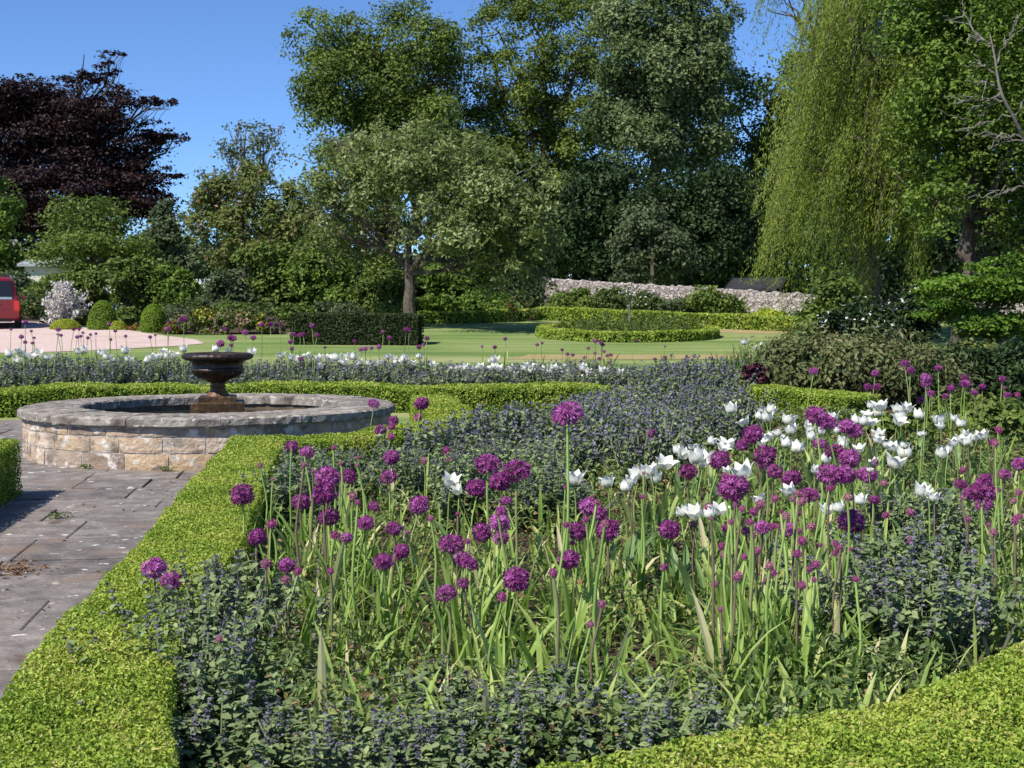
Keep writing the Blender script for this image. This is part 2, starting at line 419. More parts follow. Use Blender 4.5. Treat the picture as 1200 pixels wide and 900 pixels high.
for k in range(nst):
    a0, a1 = js[k], js[k + 1]
    ka = 14
    ga = np.linspace(a0 + 0.0015, a1 - 0.0015, ka + 1)
    prof = [(1.42, 0.468), (1.42, 0.55), (1.435, 0.565), (1.55, 0.57), (1.75, 0.572), (1.97, 0.568), (2.05, 0.562), (2.078, 0.545), (2.082, 0.484), (2.07, 0.47), (1.85, 0.466)]
    zj = rr.uniform(-0.003, 0.003)
    G = np.array([[[(r_ + rr.normal(0, .004)) * math.cos(a), (r_ + rr.normal(0, .004)) * math.sin(a), z_ + zj + rr.normal(0, 0.0025)] for r_, z_ in prof] for a in ga])
    t = rr.random()
    cb.grid(G[::-1], 0, t)
    for e in (0, -1): cb.add(G[e], [list(range(len(prof)))], 0, t)
cb.build('coping', M['coping'], fb)

M['urn'] = noise_mat('wet_dark_iron', [(0.3, (0.008, 0.006, 0.004)), (0.5, (0.022, 0.013, 0.008)), (0.72, (0.08, 0.042, 0.02))], scale=6, bump=0.5, bscale=26, rough=0.42, spec=0.4, spots=[(18, 0.66, 0.7, (0.2, 0.17, 0.13))])
M['rust'] = noise_mat('rusty_wet_stone', [(0.3, (0.035, 0.015, 0.007)), (0.55, (0.13, 0.055, 0.02)), (0.72, (0.2, 0.1, 0.035))], scale=8, bump=0.6, bscale=24, rough=0.4)
M['plinth'] = noise_mat('mossy_plinth', [(0.3, (0.018, 0.011, 0.006)), (0.55, (0.07, 0.038, 0.015)), (0.72, (0.12, 0.095, 0.025))], scale=7, bump=0.6, bscale=24, rough=0.45)
ur = thing('fountain_urn', 'dark wet urn with a wide rolled rim on a stepped plinth inside the round basin', 'fountain', (FC[0] + .07, FC[1], 0))
ub = MB()
flut = lambda a, p: 1 + 0.012 * np.cos(a * 22)[None, :] * ((p[:, 1] < 0.955) & (p[:, 1] > 0.8))[:, None] + 0.018 * np.cos(a * 30)[None, :] * (p[:, 1] > 1.09)[:, None]
ub.lathe([(0.055, 0.80), (0.1, 0.815), (0.13, 0.84), (0.22, 0.868), (0.275, 0.905), (0.298, 0.945), (0.305, 0.955), (0.298, 0.968), (0.288, 0.975), (0.283, 1.0), (0.287, 1.03), (0.31, 1.052), (0.35, 1.066), (0.378, 1.075), (0.392, 1.094), (0.394, 1.112), (0.382, 1.13), (0.36, 1.145), (0.335, 1.148), (0.315, 1.13), (0.29, 1.06), (0.2, 0.99), (0.0, 0.965)], 88, wob=flut)
ub.build('bowl', M['urn'], ur, smooth=True)
ub = MB()
ub.lathe([(0.135, 0.657), (0.128, 0.672), (0.105, 0.695), (0.088, 0.73), (0.08, 0.752), (0.092, 0.76), (0.094, 0.772), (0.075, 0.785), (0.082, 0.803), (0.07, 0.812), (0.0, 0.815)], 40)
ub.build('pedestal', M['rust'], ur, smooth=True)
ub = MB()
def slab_bev(b, hw, z0, z1, e=0.012, rz=0.18):
    c, s_ = math.cos(rz), math.sin(rz)
    rings = [(hw, z0), (hw, z1 - e), (hw - e, z1), (0.001, z1)]
    V = []
    for h_, z in rings:
        for k in range(24):
            t = k / 6; sd = int(t); f = t - sd
            x, y = [(-1 + 2 * f, -1), (1, -1 + 2 * f), (1 - 2 * f, 1), (-1, 1 - 2 * f)][sd]
            j = R.normal(0, 0.0025, 2) if h_ > 0.01 else (0, 0)
            V.append(((x * c - y * s_) * h_ + j[0], (x * s_ + y * c) * h_ + j[1], z))
    i, j = np.meshgrid(np.arange(3), np.arange(24), indexing='ij')
    b.add(V, np.stack([i * 24 + j, i * 24 + (j + 1) % 24, (i + 1) * 24 + (j + 1) % 24, (i + 1) * 24 + j], -1).reshape(-1, 4))
slab_bev(ub, 0.29, 0.02, 0.595)
slab_bev(ub, 0.205, 0.59, 0.658)
ub.build('plinth', M['plinth'], ur)

# ---------------------------------------------------------------- hedges
def resample(P, step):
    P = np.asarray(P, float)
    # Catmull-Rom through the points, then even steps
    Q = []
    E = np.vstack([2 * P[0] - P[1], P, 2 * P[-1] - P[-2]])
    for k in range(1, len(E) - 2):
        p0, p1, p2, p3 = E[k - 1:k + 3]
        for t in np.linspace(0, 1, 24, endpoint=False):
            Q.append(0.5 * (2 * p1 + (p2 - p0) * t + (2 * p0 - 5 * p1 + 4 * p2 - p3) * t ** 2 + (3 * p1 - p0 - 3 * p2 + p3) * t ** 3))
    Q.append(P[-1]); Q = np.array(Q)
    d = np.concatenate([[0], np.cumsum(np.linalg.norm(np.diff(Q, axis=0), axis=1))])
    s = np.linspace(0, d[-1], max(2, int(d[-1] / step) + 1))
    return np.stack([np.interp(s, d, Q[:, 0]), np.interp(s, d, Q[:, 1])], 1), s

def hedge(name, label, pts, w, h, mat='box', leaf=0.0155, per_m=0.0019, cover=2.2, closed=False, group=None, rough=0.028, seed=1, loosen=1.0, straight=False, cat='hedge'):
    rg = np.random.default_rng(seed)
    if straight:
        P = np.asarray(pts, float); L_ = np.linalg.norm(P[1] - P[0]); k = max(2, int(L_ / 0.1)); P = P[0] + (P[1] - P[0]) * np.linspace(0, 1, k)[:, None]; s = np.linspace(0, L_, k)
    else:
        P, s = resample(pts, 0.12)
    T = nrm(np.gradient(P, axis=0)); Nn = np.stack([-T[:, 1], T[:, 0]], 1)
    ph = rg.uniform(0, 6.28, 6)
    hv = h + rough * (np.sin(s * 1.7 + ph[0]) + 0.6 * np.sin(s * 4.1 + ph[1]))
    wv = w + rough * (np.sin(s * 1.3 + ph[2]) + 0.6 * np.sin(s * 3.3 + ph[3]))
    zg = hg(P[:, 1])
    b = MB()
    ins = 0.06
    cs = [(-0.5, 0), (-0.5, 0.55), (-0.5, 0.86), (-0.40, 1.0), (0.0, 1.02), (0.40, 1.0), (0.5, 0.86), (0.5, 0.55), (0.5, 0)]
    G = np.stack([np.stack([P[:, 0] + Nn[:, 0] * c[0] * (wv - 2 * ins), P[:, 1] + Nn[:, 1] * c[0] * (wv - 2 * ins), zg + np.maximum(c[1] * (hv - ins), 0)], -1) for c in cs], 1)
    G[:, 1:8] += rg.normal(0, 0.008, G[:, 1:8].shape)
    b.grid(G, 1)
    if not closed:
        for e in (0, -1): b.add(G[e], [list(range(len(cs)))], 1)
    # leaves, denser and smaller where the hedge is near
    dist = np.maximum(np.hypot(P[:, 0], P[:, 1]), 3.0)
    Ls = np.maximum(leaf, per_m * dist)
    seg = np.gradient(s)
    per = 2 * hv + wv
    cnt = np.maximum((cover * per * seg / (Ls * Ls * 0.34)).astype(int), 3)
    idx = np.repeat(np.arange(len(P)), cnt)
    k = len(idx)
    fr = rg.random(k)
    t = rg.random(k) * per[idx]
    H, W = hv[idx], wv[idx]
    c = np.zeros(k); z = np.zeros(k); no = np.zeros((k, 3))
    Lf, Tp = t < H, (t >= H) & (t < H + W); Rt = ~(Lf | Tp)
    n3 = np.concatenate([Nn, np.zeros((len(P), 1))], 1)[idx]
    c[Lf] = -0.5 * W[Lf]; z[Lf] = t[Lf]; no[Lf] = -n3[Lf]
    c[Tp] = (t - H)[Tp] - 0.5 * W[Tp]; z[Tp] = H[Tp]; no[Tp] = (0, 0, 1)
    c[Rt] = 0.5 * W[Rt]; z[Rt] = (t - H - W)[Rt]; no[Rt] = n3[Rt]
    # round the shoulders
    ov = np.maximum(z / H - 0.86, 0) / 0.14
    cc = np.abs(c) / (0.5 * W); osd = np.maximum(cc - 0.8, 0) / 0.2
    c = c * np.where(Tp, 1, 1 - 0.07 * ov ** 2); z = z - np.where(Tp, 0.05 * osd ** 2 * H, 0)
    no = nrm(no + np.where(Tp, 0, ov)[:, None] * np.array([0, 0, 0.8]) + (np.where(Tp, osd * np.sign(c), 0)[:, None]) * n3 * 0.8)
    Pi = P[idx] + T[idx] * ((fr - 0.5) * seg[idx])[:, None]
    C = np.stack([Pi[:, 0] + Nn[idx, 0] * c, Pi[:, 1] + Nn[idx, 1] * c, hg(Pi[:, 1]) + z], 1)
    C += no * ((0.022 - 0.1 * rg.random(k) ** 1.6) * loosen + rough * (0.6 * np.sin(C[:, 0] * 9 + ph[4]) * np.sin(C[:, 1] * 8 + ph[5]) + 0.5 * np.sin(C[:, 0] * 23 + ph[1]) * np.sin(C[:, 1] * 21 + ph[2])) * np.where(rg.random(k) > 0, 1, 0))[:, None]
    LL = Ls[idx] * rg.uniform(0.7, 1.3, k)
    N = no + rg.normal(0, 0.9, (k, 3)) + np.array([0, 0, 0.25])
    tint = np.clip(rg.normal(0.5, 0.25, k) + np.where(no[:, 2] > 0.5, 0.1, -0.08) + 0.2 * np.sin(C[:, 0] * 5.3 + ph[0]) * np.sin(C[:, 1] * 4.7 + ph[1]) + 0.12 * np.sin(C[:, 0] * 14 + ph[3]) * np.sin(C[:, 1] * 12), 0, 1)  # tops lighter, sides darker: partly new growth, partly painted-in light
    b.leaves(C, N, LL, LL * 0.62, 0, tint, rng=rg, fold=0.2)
    if not closed:
        for e in (0, -1):
            kk = int(cover * wv[e] * hv[e] / (Ls[e] ** 2 * 0.34))
            n0 = np.append(T[e], 0) * (-1 if e == 0 else 1)
            C = np.stack([P[e, 0] + Nn[e, 0] * rg.uniform(-.5, .5, kk) * wv[e], P[e, 1] + Nn[e, 1] * rg.uniform(-.5, .5, kk) * wv[e], zg[e] + rg.random(kk) * hv[e]], 1)
            C[:, :2] = P[e] + Nn[e] * (rg.uniform(-.48, .48, kk) * wv[e])[:, None]
            C += n0 * rg.uniform(-0.03, 0.015, kk)[:, None]
            b.leaves(C, n0 + rg.normal(0, .55, (kk, 3)) + np.array([0, 0, .25]), Ls[e] * rg.uniform(.7, 1.3, kk), Ls[e] * 0.62, 0, np.clip(rg.normal(.42, .2, kk), 0, 1), rng=rg)
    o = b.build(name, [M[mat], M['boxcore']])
    tag(o, label, cat, group)
    return o

hedge('box_hedge', 'low lime green clipped box hedge running along the paved path to the basin', [(-0.96, 2.6), (-1.22, 3.5), (-1.41, 4.3), (-1.66, 6.3), (-1.97, 8.6), (-2.25, 10.6), (-2.45, 12.35)], 0.5, 0.36, seed=1, rough=0.014)
hedge('box_hedge', 'lime box hedge curving past the catmint at the near edge of the bed', [(-0.5, 2.72), (0.05, 2.98), (0.42, 3.17), (0.86, 3.41), (1.38, 3.77), (2.03, 4.3), (3.1, 5.3), (4.6, 6.5)], 0.58, 0.36, seed=2, rough=0.018)
hedge('box_hedge', 'squared end of a dark sided box hedge standing on the path beside the basin', [(-3.62, 4.6), (-4.55, 10.75)], 0.72, 0.5, seed=3, leaf=0.022, straight=True, rough=0.006)
hedge('box_hedge', 'low box hedge bending round the shaded side of the basin behind the flowers', [(-2.1, 12.42), (-1.25, 12.9), (-0.85, 14.0), (-0.75, 15.4), (-1.0, 17.2), (-1.2, 18.8)], 0.55, 0.36, seed=4)
hedge('box_hedge', 'long low box hedge crossing behind the basin in front of the far flower bed', [(-12, 19.0), (-9.0, 19.05), (-7.6, 19.2), (-6, 19.9), (-4, 20.1), (-1.5, 19.9), (1, 19.7), (3, 19.5), (4.2, 18.9), (4.9, 17.9)], 0.7, 0.4, seed=5, leaf=0.03, rough=0.025)
hedge('box_hedge', 'very low box hedge between the white tulip drift and the brownish shrub mound', [(5.0, 17.7), (5.8, 16.2), (6.8, 14.7), (8.2, 13.6), (9.6, 13.0)], 0.5, 0.2, seed=15, leaf=0.03, rough=0.02)
# round bed hedge on the lawn
CB = on_ground(735, 39.6)
th = np.linspace(0, 2 * math.pi, 40)
hedge('round_box_hedge', 'low clipped box hedge ringing the round rose bed on the lawn', np.stack([CB[0] + 2.62 * np.cos(th), CB[1] + 2.7 * np.sin(th)], 1), 0.36, 0.29, leaf=0.05, closed=True, seed=6, rough=0.015)
hedge('box_hedge', 'long low clipped hedge curving across the back of the lawn below the stone wall', [(1.2, 50.6), (3.0, 48.5), (5.0, 46.2), (7.2, 44.0), (9.8, 41.9), (11.4, 40.9)], 0.6, 0.48, leaf=0.055, seed=7, rough=0.015)
hedge('box_hedge', 'low clipped hedge behind the tree shadow at the far left of the lawn', [(-3.4, 47.2), (-1.6, 47.8), (0.2, 49.2), (0.8, 50.2)], 0.6, 0.42, leaf=0.055, seed=8, rough=0.015)
hedge('yew_hedge', 'tall square cut dark green hedge standing on the lawn in front of the spreading tree', [(-6.1, 36.3), (-4.4, 36.15), (-2.62, 36.0)], 1.1, 0.84, mat='yew', leaf=0.05, seed=9, rough=0.015)

# ---------------------------------------------------------------- stone wall behind the lawn
M['rubble'] = None
m, n, l, p = new_mat('rubble_wall')
tc = n.new('ShaderNodeTexCoord')
vo = n.new('ShaderNodeTexVoronoi'); vo.inputs['Scale'].default_value = 4.6
mp = n.new('ShaderNodeMapping'); mp.inputs['Scale'].default_value = (1, 1, 1.7)
l.new(tc.outputs['Object'], mp.inputs[0]); l.new(mp.outputs[0], vo.inputs['Vector'])
r1 = ramp(n, [(0.0, (0.24, 0.21, 0.19)), (0.5, (0.38, 0.33, 0.3)), (1, (0.5, 0.45, 0.42))]); l.new(vo.outputs['Color'], r1.inputs[0])
v2 = n.new('ShaderNodeTexVoronoi'); v2.feature = 'DISTANCE_TO_EDGE'; v2.inputs['Scale'].default_value = 4.6; l.new(mp.outputs[0], v2.inputs['Vector'])
mr = n.new('ShaderNodeMapRange'); mr.inputs[1].default_value = 0.0; mr.inputs[2].default_value = 0.09; l.new(v2.outputs['Distance'], mr.inputs[0])
mx = n.new('ShaderNodeMix'); mx.data_type = 'RGBA'; mx.inputs[6].default_value = (0.25, 0.21, 0.19, 1); l.new(mr.outputs[0], mx.inputs[0]); l.new(r1.outputs[0], mx.inputs[7])
l.new(mx.outputs[2], p.inputs['Base Color']); p.inputs['Roughness'].default_value = 0.95
bp = n.new('ShaderNodeBump'); bp.inputs['Distance'].default_value = 0.05; l.new(mr.outputs[0], bp.inputs['Height']); l.new(bp.outputs[0], p.inputs['Normal'])
M['rubble'] = m
wb = MB()
A_, B_, C_ = at(628, 327, 60), at(945, 346, 53), at(1210, 352, 48)
xs = np.linspace(A_[0], C_[0], 150)
ysw = np.interp(xs, [A_[0], B_[0], C_[0]], [A_[1], B_[1], C_[1]])
tops = np.interp(xs, [A_[0], B_[0], C_[0]], [A_[2], B_[2], C_[2]]) + R.normal(0, 0.03, 150)
rows_ = []
for f in np.linspace(0, 1, 9):
    z = hg(ysw) - 0.1 + (tops - hg(ysw) + 0.1) * f
    rows_.append(np.stack([xs + R.normal(0, .01, 150), ysw - 0.25 + R.normal(0, 0.025, 150), z], -1))
rows_.append(np.stack([xs, ysw, tops + 0.07], -1))
for f in (1, 0):
    rows_.append(np.stack([xs, ysw + 0.25, hg(ysw) - 0.1 + (tops - hg(ysw) + 0.1) * f], -1))
G = np.array(rows_)
wb.grid(G)
for e in (0, -1): wb.add(G[:, e], [list(range(len(rows_)))])
tag(wb.build('stone_wall', M['rubble']), 'rough pale rubble stone wall at the back of the lawn, half hidden by shrubs', 'wall')

# ---------------------------------------------------------------- buildings glimpsed behind the planting
M['slate'] = noise_mat('slate_roof', [(0.3, (0.045, 0.043, 0.05)), (0.7, (0.11, 0.1, 0.11))], scale=3, bump=0.4, bscale=12)
M['darkroof'] = noise_mat('dark_felt_roof', [(0.3, (0.012, 0.012, 0.016)), (0.7, (0.035, 0.033, 0.038))], scale=3)
M['paleroof'] = noise_mat('pale_roof', [(0.3, (0.2, 0.22, 0.26)), (0.7, (0.32, 0.34, 0.38))], scale=2)
M['render'] = noise_mat('pale_render', [(0.3, (0.45, 0.42, 0.37)), (0.7, (0.6, 0.57, 0.52))], scale=3)
M['whitepaint'] = flat_mat('white_paint', (0.78, 0.78, 0.76))
M['timber'] = noise_mat('brown_timber', [(0.3, (0.16, 0.1, 0.065)), (0.7, (0.34, 0.24, 0.17))], scale=4, bump=0.3)
M['glass'] = flat_mat('dark_window_glass', (0.015, 0.018, 0.022), rough=0.06)

def house(name, label, c, w, d, eave, ridge, wallm, roofm, rz=0.0, wins=()):
    t = thing(name, label, 'building', c, rz)
    b = MB(); b.add([(-w/2, -d/2, -0.4), (w/2, -d/2, -0.4), (w/2, d/2, -0.4), (-w/2, d/2, -0.4), (-w/2, -d/2, eave), (w/2, -d/2, eave), (w/2, d/2, eave), (-w/2, d/2, eave), (-w/2, 0, ridge), (w/2, 0, ridge)],
                    [[0, 1, 5, 4], [2, 3, 7, 6]]); b.add([(-w/2, -d/2, -0.4), (-w/2, d/2, -0.4), (-w/2, d/2, eave), (-w/2, 0, ridge - .02), (-w/2, -d/2, eave)], [[0, 1, 2, 3, 4]])
    b.add([(w/2, -d/2, -0.4), (w/2, d/2, -0.4), (w/2, d/2, eave), (w/2, 0, ridge - .02), (w/2, -d/2, eave)], [[0, 1, 2, 3, 4]])
    b.build('wall', wallm, t)
    o = 0.3; sl = (ridge - eave) / (d / 2)
    b = MB()
    for sg in (-1, 1):
        y1, z1 = sg * (d/2 + o), eave - sl * o + .03
        q = [(-w/2 - o, y1, z1), (w/2 + o, y1, z1), (w/2 + o, 0, ridge + .03), (-w/2 - o, 0, ridge + .03)]
        q2 = [(x, y, z + 0.12) for x, y, z in q]
        b.add(q + q2, [[0, 1, 2, 3], [4, 5, 6, 7], [0, 1, 5, 4], [1, 2, 6, 5], [3, 0, 4, 7]])
    b.build('roof', roofm, t)
    b = MB()
    for sx in (-1, 1):
        for sg in (-1, 1):
            b.tube([(sx * (w/2 + o + .03), sg * (d/2 + o), eave - sl * o + .08), (sx * (w/2 + o + .03), 0, ridge + .1)], 0.1, 4)
    b.build('bargeboard', M['darkroof'] if roofm == M['darkroof'] else M['timber'] if roofm != M['slate'] else M['render'], t)
    for (x, z, ww, hh) in wins:
        f = MB(); f.box((x, -d/2 - .02, z), (ww + .16, .08, hh + .16)); fo = f.build('window', M['whitepaint'], t)
        f = MB(); f.box((x, -d/2 - .065, z), (ww, .02, hh)); f.build('pane', M['glass'], fo)
    return t
c = on_ground(-75, 78)
house('cottage', 'grey roofed cottage half hidden behind the trees beyond the red car', c, 9.0, 7, 2.6, float(at(0, 283, 78)[2] - c[2]), M['render'], M['slate'], 0.12, [(-3, 1.5, 1, 1.2), (0, 1.5, 1, 1.2), (3, 1.5, 1, 1.2)])
c = on_ground(105, 70)
house('outbuilding', 'long low pale roofed outbuilding glimpsed through leaves behind the white flowering shrub', c, 5.4, 4, 2.15, float(at(105, 305, 70)[2] - c[2]), M['render'], M['paleroof'], 0.0, [(0, 1.2, .8, .9)])
c = on_ground(889, 62)
house('garden_shed', 'dark low roofed shed standing just behind the stone wall under the trees', c, 1.9, 2.4, 0.9, float(at(889, 329, 62)[2] - c[2]), M['slate'], M['darkroof'], -0.45)

# white fence behind the shrubs
fx0, fx1, fY = at(62, 330, 57)[0], at(246, 330, 57)[0], 57.0
ft = thing('picket_fence', 'white painted picket fence glimpsed between shrubs behind the round clipped balls', 'fence', (0, fY, float(hg(fY))))
ztop = float(at(230, 327, fY)[2] - hg(fY))
b = MB(); b.box(((fx0 + fx1) / 2, 0, ztop - 0.15), (fx1 - fx0, .05, .09)); b.box(((fx0 + fx1) / 2, 0, ztop - 0.75), (fx1 - fx0, .05, .09)); b.build('rail', M['whitepaint'], ft)
b = MB()
for x in np.arange(fx0, fx1, 0.16):
    b.box((x, -0.045, ztop / 2), (.085, .03, ztop))
b.build('pickets', M['whitepaint'], ft)
for x in np.linspace(fx0, fx1, 5):
    b = MB(); b.box((x, 0.09, ztop / 2), (.11, .11, ztop + .16)); b.build('post', M['whitepaint'], ft)

# ---------------------------------------------------------------- car
M['red'] = flat_mat('red_car_paint', (0.2, 0.008, 0.009), rough=0.18, spec=0.6)
M['tyre'] = flat_mat('black_rubber', (0.016, 0.016, 0.016), rough=0.8)
M['chrome'] = flat_mat('silver_trim', (0.6, 0.6, 0.62), rough=0.25, metal=0.9)
M['plate'] = flat_mat('yellow_plate', (0.75, 0.52, 0.05))
M['lamp'] = flat_mat('red_lamp_lens', (0.6, 0.02, 0.01), rough=0.1)
M['black'] = flat_mat('black_plastic', (0.02, 0.02, 0.022), rough=0.5)
ct = thing('parked_car', 'red estate car seen from behind, parked on the pink gravel', 'car', on_ground(25, 43.6) + np.array([-0.92 * math.cos(.36), -0.92 * math.sin(.36), .012]), 0.36)
def loft(b, secs, mat=0):
    G = np.array([[(x * sx, y, z) for sx, x, z in [(1, q[0], q[1]) for q in sec] + [(-1, q[0], q[1]) for q in sec[::-1]]] for y, sec in secs])
    b.grid(G, mat)
    k = G.shape[1]
    b.add(G[0], [list(range(k))], mat); b.add(G[-1], [list(range(k))], mat)
    und = np.stack([G[:, 0], G[:, -1]], 1); b.grid(und, mat)
def sec(z0, zb, w): return [(w - .08, z0), (w, z0 + .12), (w + .01, (z0 + zb) / 2), (w - .02, zb - .06), (w - .07, zb)]
b = MB(); loft(b, [(0.0, sec(.34, 1.02, .86)), (0.12, sec(.28, 1.06, .91)), (0.9, sec(.26, 1.06, .92)), (3.2, sec(.26, 1.04, .92)), (4.2, sec(.3, .96, .88)), (4.55, sec(.36, .84, .78))])
b.build('body', M['red'], ct, smooth=False)
b = MB(); cs_ = lambda zb, zt, wb_, wt: [(wb_, zb), ((wb_ + wt) / 2 + .02, (zb + zt) / 2), (wt + .02, zt - .1), (wt - .06, zt - .015), (wt - .25, zt)]
loft(b, [(0.06, cs_(1.0, 1.12, .83, .8)), (0.25, cs_(1.0, 1.7, .84, .68)), (0.5, cs_(1.0, 1.78, .84, .67)), (2.1, cs_(1.0, 1.78, .84, .67)), (2.7, cs_(1.0, 1.6, .83, .68)), (3.4, cs_(1.0, 1.08, .82, .76))])
b.build('roof', M['red'], ct)
b = MB(); b.add([(-.72, .035, 1.09), (.72, .035, 1.09), (.61, .17, 1.63), (-.61, .17, 1.63), (-.72, .12, 1.09), (.72, .12, 1.09), (.61, .25, 1.63), (-.61, .25, 1.63)], [[0, 1, 2, 3], [0, 1, 5, 4], [1, 2, 6, 5], [2, 3, 7, 6], [3, 0, 4, 7]]); b.build('rear_window', M['glass'], ct)
for sx in (-1, 1):
    b = MB(); b.add([(sx * .855, .42, 1.1), (sx * .855, 2.9, 1.1), (sx * .72, 2.35, 1.6), (sx * .72, .5, 1.64), (sx * .8, .42, 1.1), (sx * .8, 2.9, 1.1), (sx * .66, 2.35, 1.6), (sx * .66, .5, 1.64)], [[0, 1, 2, 3], [0, 1, 5, 4], [2, 3, 7, 6], [3, 0, 4, 7], [1, 2, 6, 5]]); b.build('side_window', M['glass'], ct)
    b = MB(); b.box((sx * .8, .06, .78), (.17, .22, .34)); b.build('tail_light', M['lamp'], ct)
    b = MB(); b.tube([(sx * .62, .4, 1.84), (sx * .62, 2.0, 1.84)], .02, 6); b.box((sx * .62, .45, 1.8), (.03, .05, .08)); b.box((sx * .62, 1.95, 1.8), (.03, .05, .08)); b.build('roof_rail', M['chrome'], ct)
    b = MB(); b.box((sx * .98, 2.95, 1.1), (.2, .1, .14)); b.build('wing_mirror', M['red'], ct)
    for wy in (.85, 3.65):
        w_ = MB(); w_.lathe([(.2, -.1), (.3, -.11), (.335, -.08), (.335, .08), (.3, .11), (.2, .1)], 28); wo = w_.build('wheel', M['tyre'], ct, loc=(sx * .82, wy, .335), rot=(0, math.pi / 2, 0), smooth=True)
        w_ = MB(); w_.lathe([(0.001, .07), (.06, .09), (.19, .085), (.205, .1), (.205, -.1), (.001, -.1)], 24); w_.build('rim', M['chrome'], wo)
b = MB(); b.box((0, -.02, .5), (1.74, .16, .22)); b.box((0, -.05, .4), (1.5, .12, .08)); b.build('bumper', M['red'], ct)
b = MB(); b.box((0, .02, 1.04), (1.3, .06, .08)); b.build('trim_strip', M['chrome'], ct)
b = MB(); b.box((0, -.01, .9), (.54, .03, .13)); b.build('number_plate', M['plate'], ct)
b = MB(); b.box((0, .06, .3), (1.3, .12, .12)); b.build('tow_panel', M['black'], ct)

# ---------------------------------------------------------------- trees and shrubs
def LM(name, a, b_, c, trans=0.3, **k):
    M[name] = leaf_mat(name, [(0, a), (0.5, b_), (1, c)], trans=trans, **k)
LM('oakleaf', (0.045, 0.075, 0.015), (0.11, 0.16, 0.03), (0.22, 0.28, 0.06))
LM('limeleaf', (0.055, 0.085, 0.015), (0.12, 0.168, 0.03), (0.22, 0.265, 0.06))
LM('sycleaf', (0.05, 0.08, 0.024), (0.11, 0.155, 0.055), (0.25, 0.3, 0.14))
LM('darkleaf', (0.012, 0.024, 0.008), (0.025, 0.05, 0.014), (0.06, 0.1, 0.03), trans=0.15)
LM('beechleaf', (0.012, 0.005, 0.008), (0.024, 0.011, 0.013), (0.055, 0.025, 0.024), trans=0.15)
LM('acerleaf', (0.05, 0.095, 0.017), (0.115, 0.19, 0.03), (0.22, 0.3, 0.055))
LM('mapleleaf', (0.045, 0.095, 0.011), (0.1, 0.19, 0.02), (0.2, 0.31, 0.042), trans=0.35)
LM('whitebeam', (0.07, 0.11, 0.025), (0.155, 0.195, 0.055), (0.38, 0.42, 0.2))
LM('shrubleaf', (0.05, 0.085, 0.016), (0.12, 0.175, 0.035), (0.22, 0.27, 0.065))
LM('greyshrub', (0.045, 0.065, 0.028), (0.095, 0.13, 0.06), (0.19, 0.22, 0.11))
LM('willowleaf', (0.08, 0.125, 0.018), (0.17, 0.235, 0.035), (0.31, 0.36, 0.08), trans=0.35)
LM('brownshrub', (0.06, 0.09, 0.027), (0.13, 0.16, 0.058), (0.28, 0.25, 0.12))
LM('pinkleaf', (0.09, 0.09, 0.03), (0.15, 0.13, 0.05), (0.38, 0.2, 0.14))
LM('goldleaf', (0.2, 0.26, 0.02), (0.32, 0.38, 0.035), (0.42, 0.45, 0.07))
LM('ballleaf', (0.09, 0.16, 0.015), (0.17, 0.27, 0.025), (0.26, 0.36, 0.04))
LM('blossom', (0.58, 0.52, 0.5), (0.76, 0.71, 0.69), (0.84, 0.81, 0.79))
LM('whiteblossom', (0.6, 0.6, 0.56), (0.75, 0.75, 0.7), (0.85, 0.85, 0.82))
LM('purpleleaf', (0.03, 0.008, 0.018), (0.07, 0.018, 0.035), (0.14, 0.04, 0.06), trans=0.2)
LM('irisleaf', (0.05, 0.1, 0.03), (0.1, 0.17, 0.05), (0.18, 0.26, 0.08))
LM('roseleaf', (0.04, 0.07, 0.018), (0.085, 0.125, 0.035), (0.16, 0.19, 0.06))
LM('blueleaf', (0.07, 0.1, 0.1), (0.13, 0.17, 0.17), (0.24, 0.29, 0.28))
LM('rustflower', (0.18, 0.09, 0.06), (0.28, 0.15, 0.11), (0.36, 0.24, 0.18))
LM('redflower', (0.2, 0.02, 0.02), (0.34, 0.04, 0.03), (0.42, 0.09, 0.04))
LM('pinkflower', (0.34, 0.12, 0.15), (0.48, 0.22, 0.25), (0.55, 0.36, 0.36))
LM('yellowflower', (0.5, 0.3, 0.02), (0.65, 0.48, 0.04), (0.7, 0.6, 0.15))
LM('violetflower', (0.12, 0.02, 0.13), (0.2, 0.04, 0.22), (0.3, 0.1, 0.34))
LM('palebeech', (0.07, 0.1, 0.024), (0.14, 0.175, 0.045), (0.24, 0.27, 0.08))

def wobble_path(a, b, n, amp, rg, sag=0.0):
    t = np.linspace(0, 1, n)[:, None]
    P = np.asarray(a) * (1 - t) + np.asarray(b) * t
    L = np.linalg.norm(np.asarray(b) - np.asarray(a))
    w = rg.normal(0, amp * L, (n, 3)); w[0] = 0; w[-1] = 0
    P = P + w
    P[:, 2] += sag * L * (4 * t * (1 - t))[:, 0]
    return P

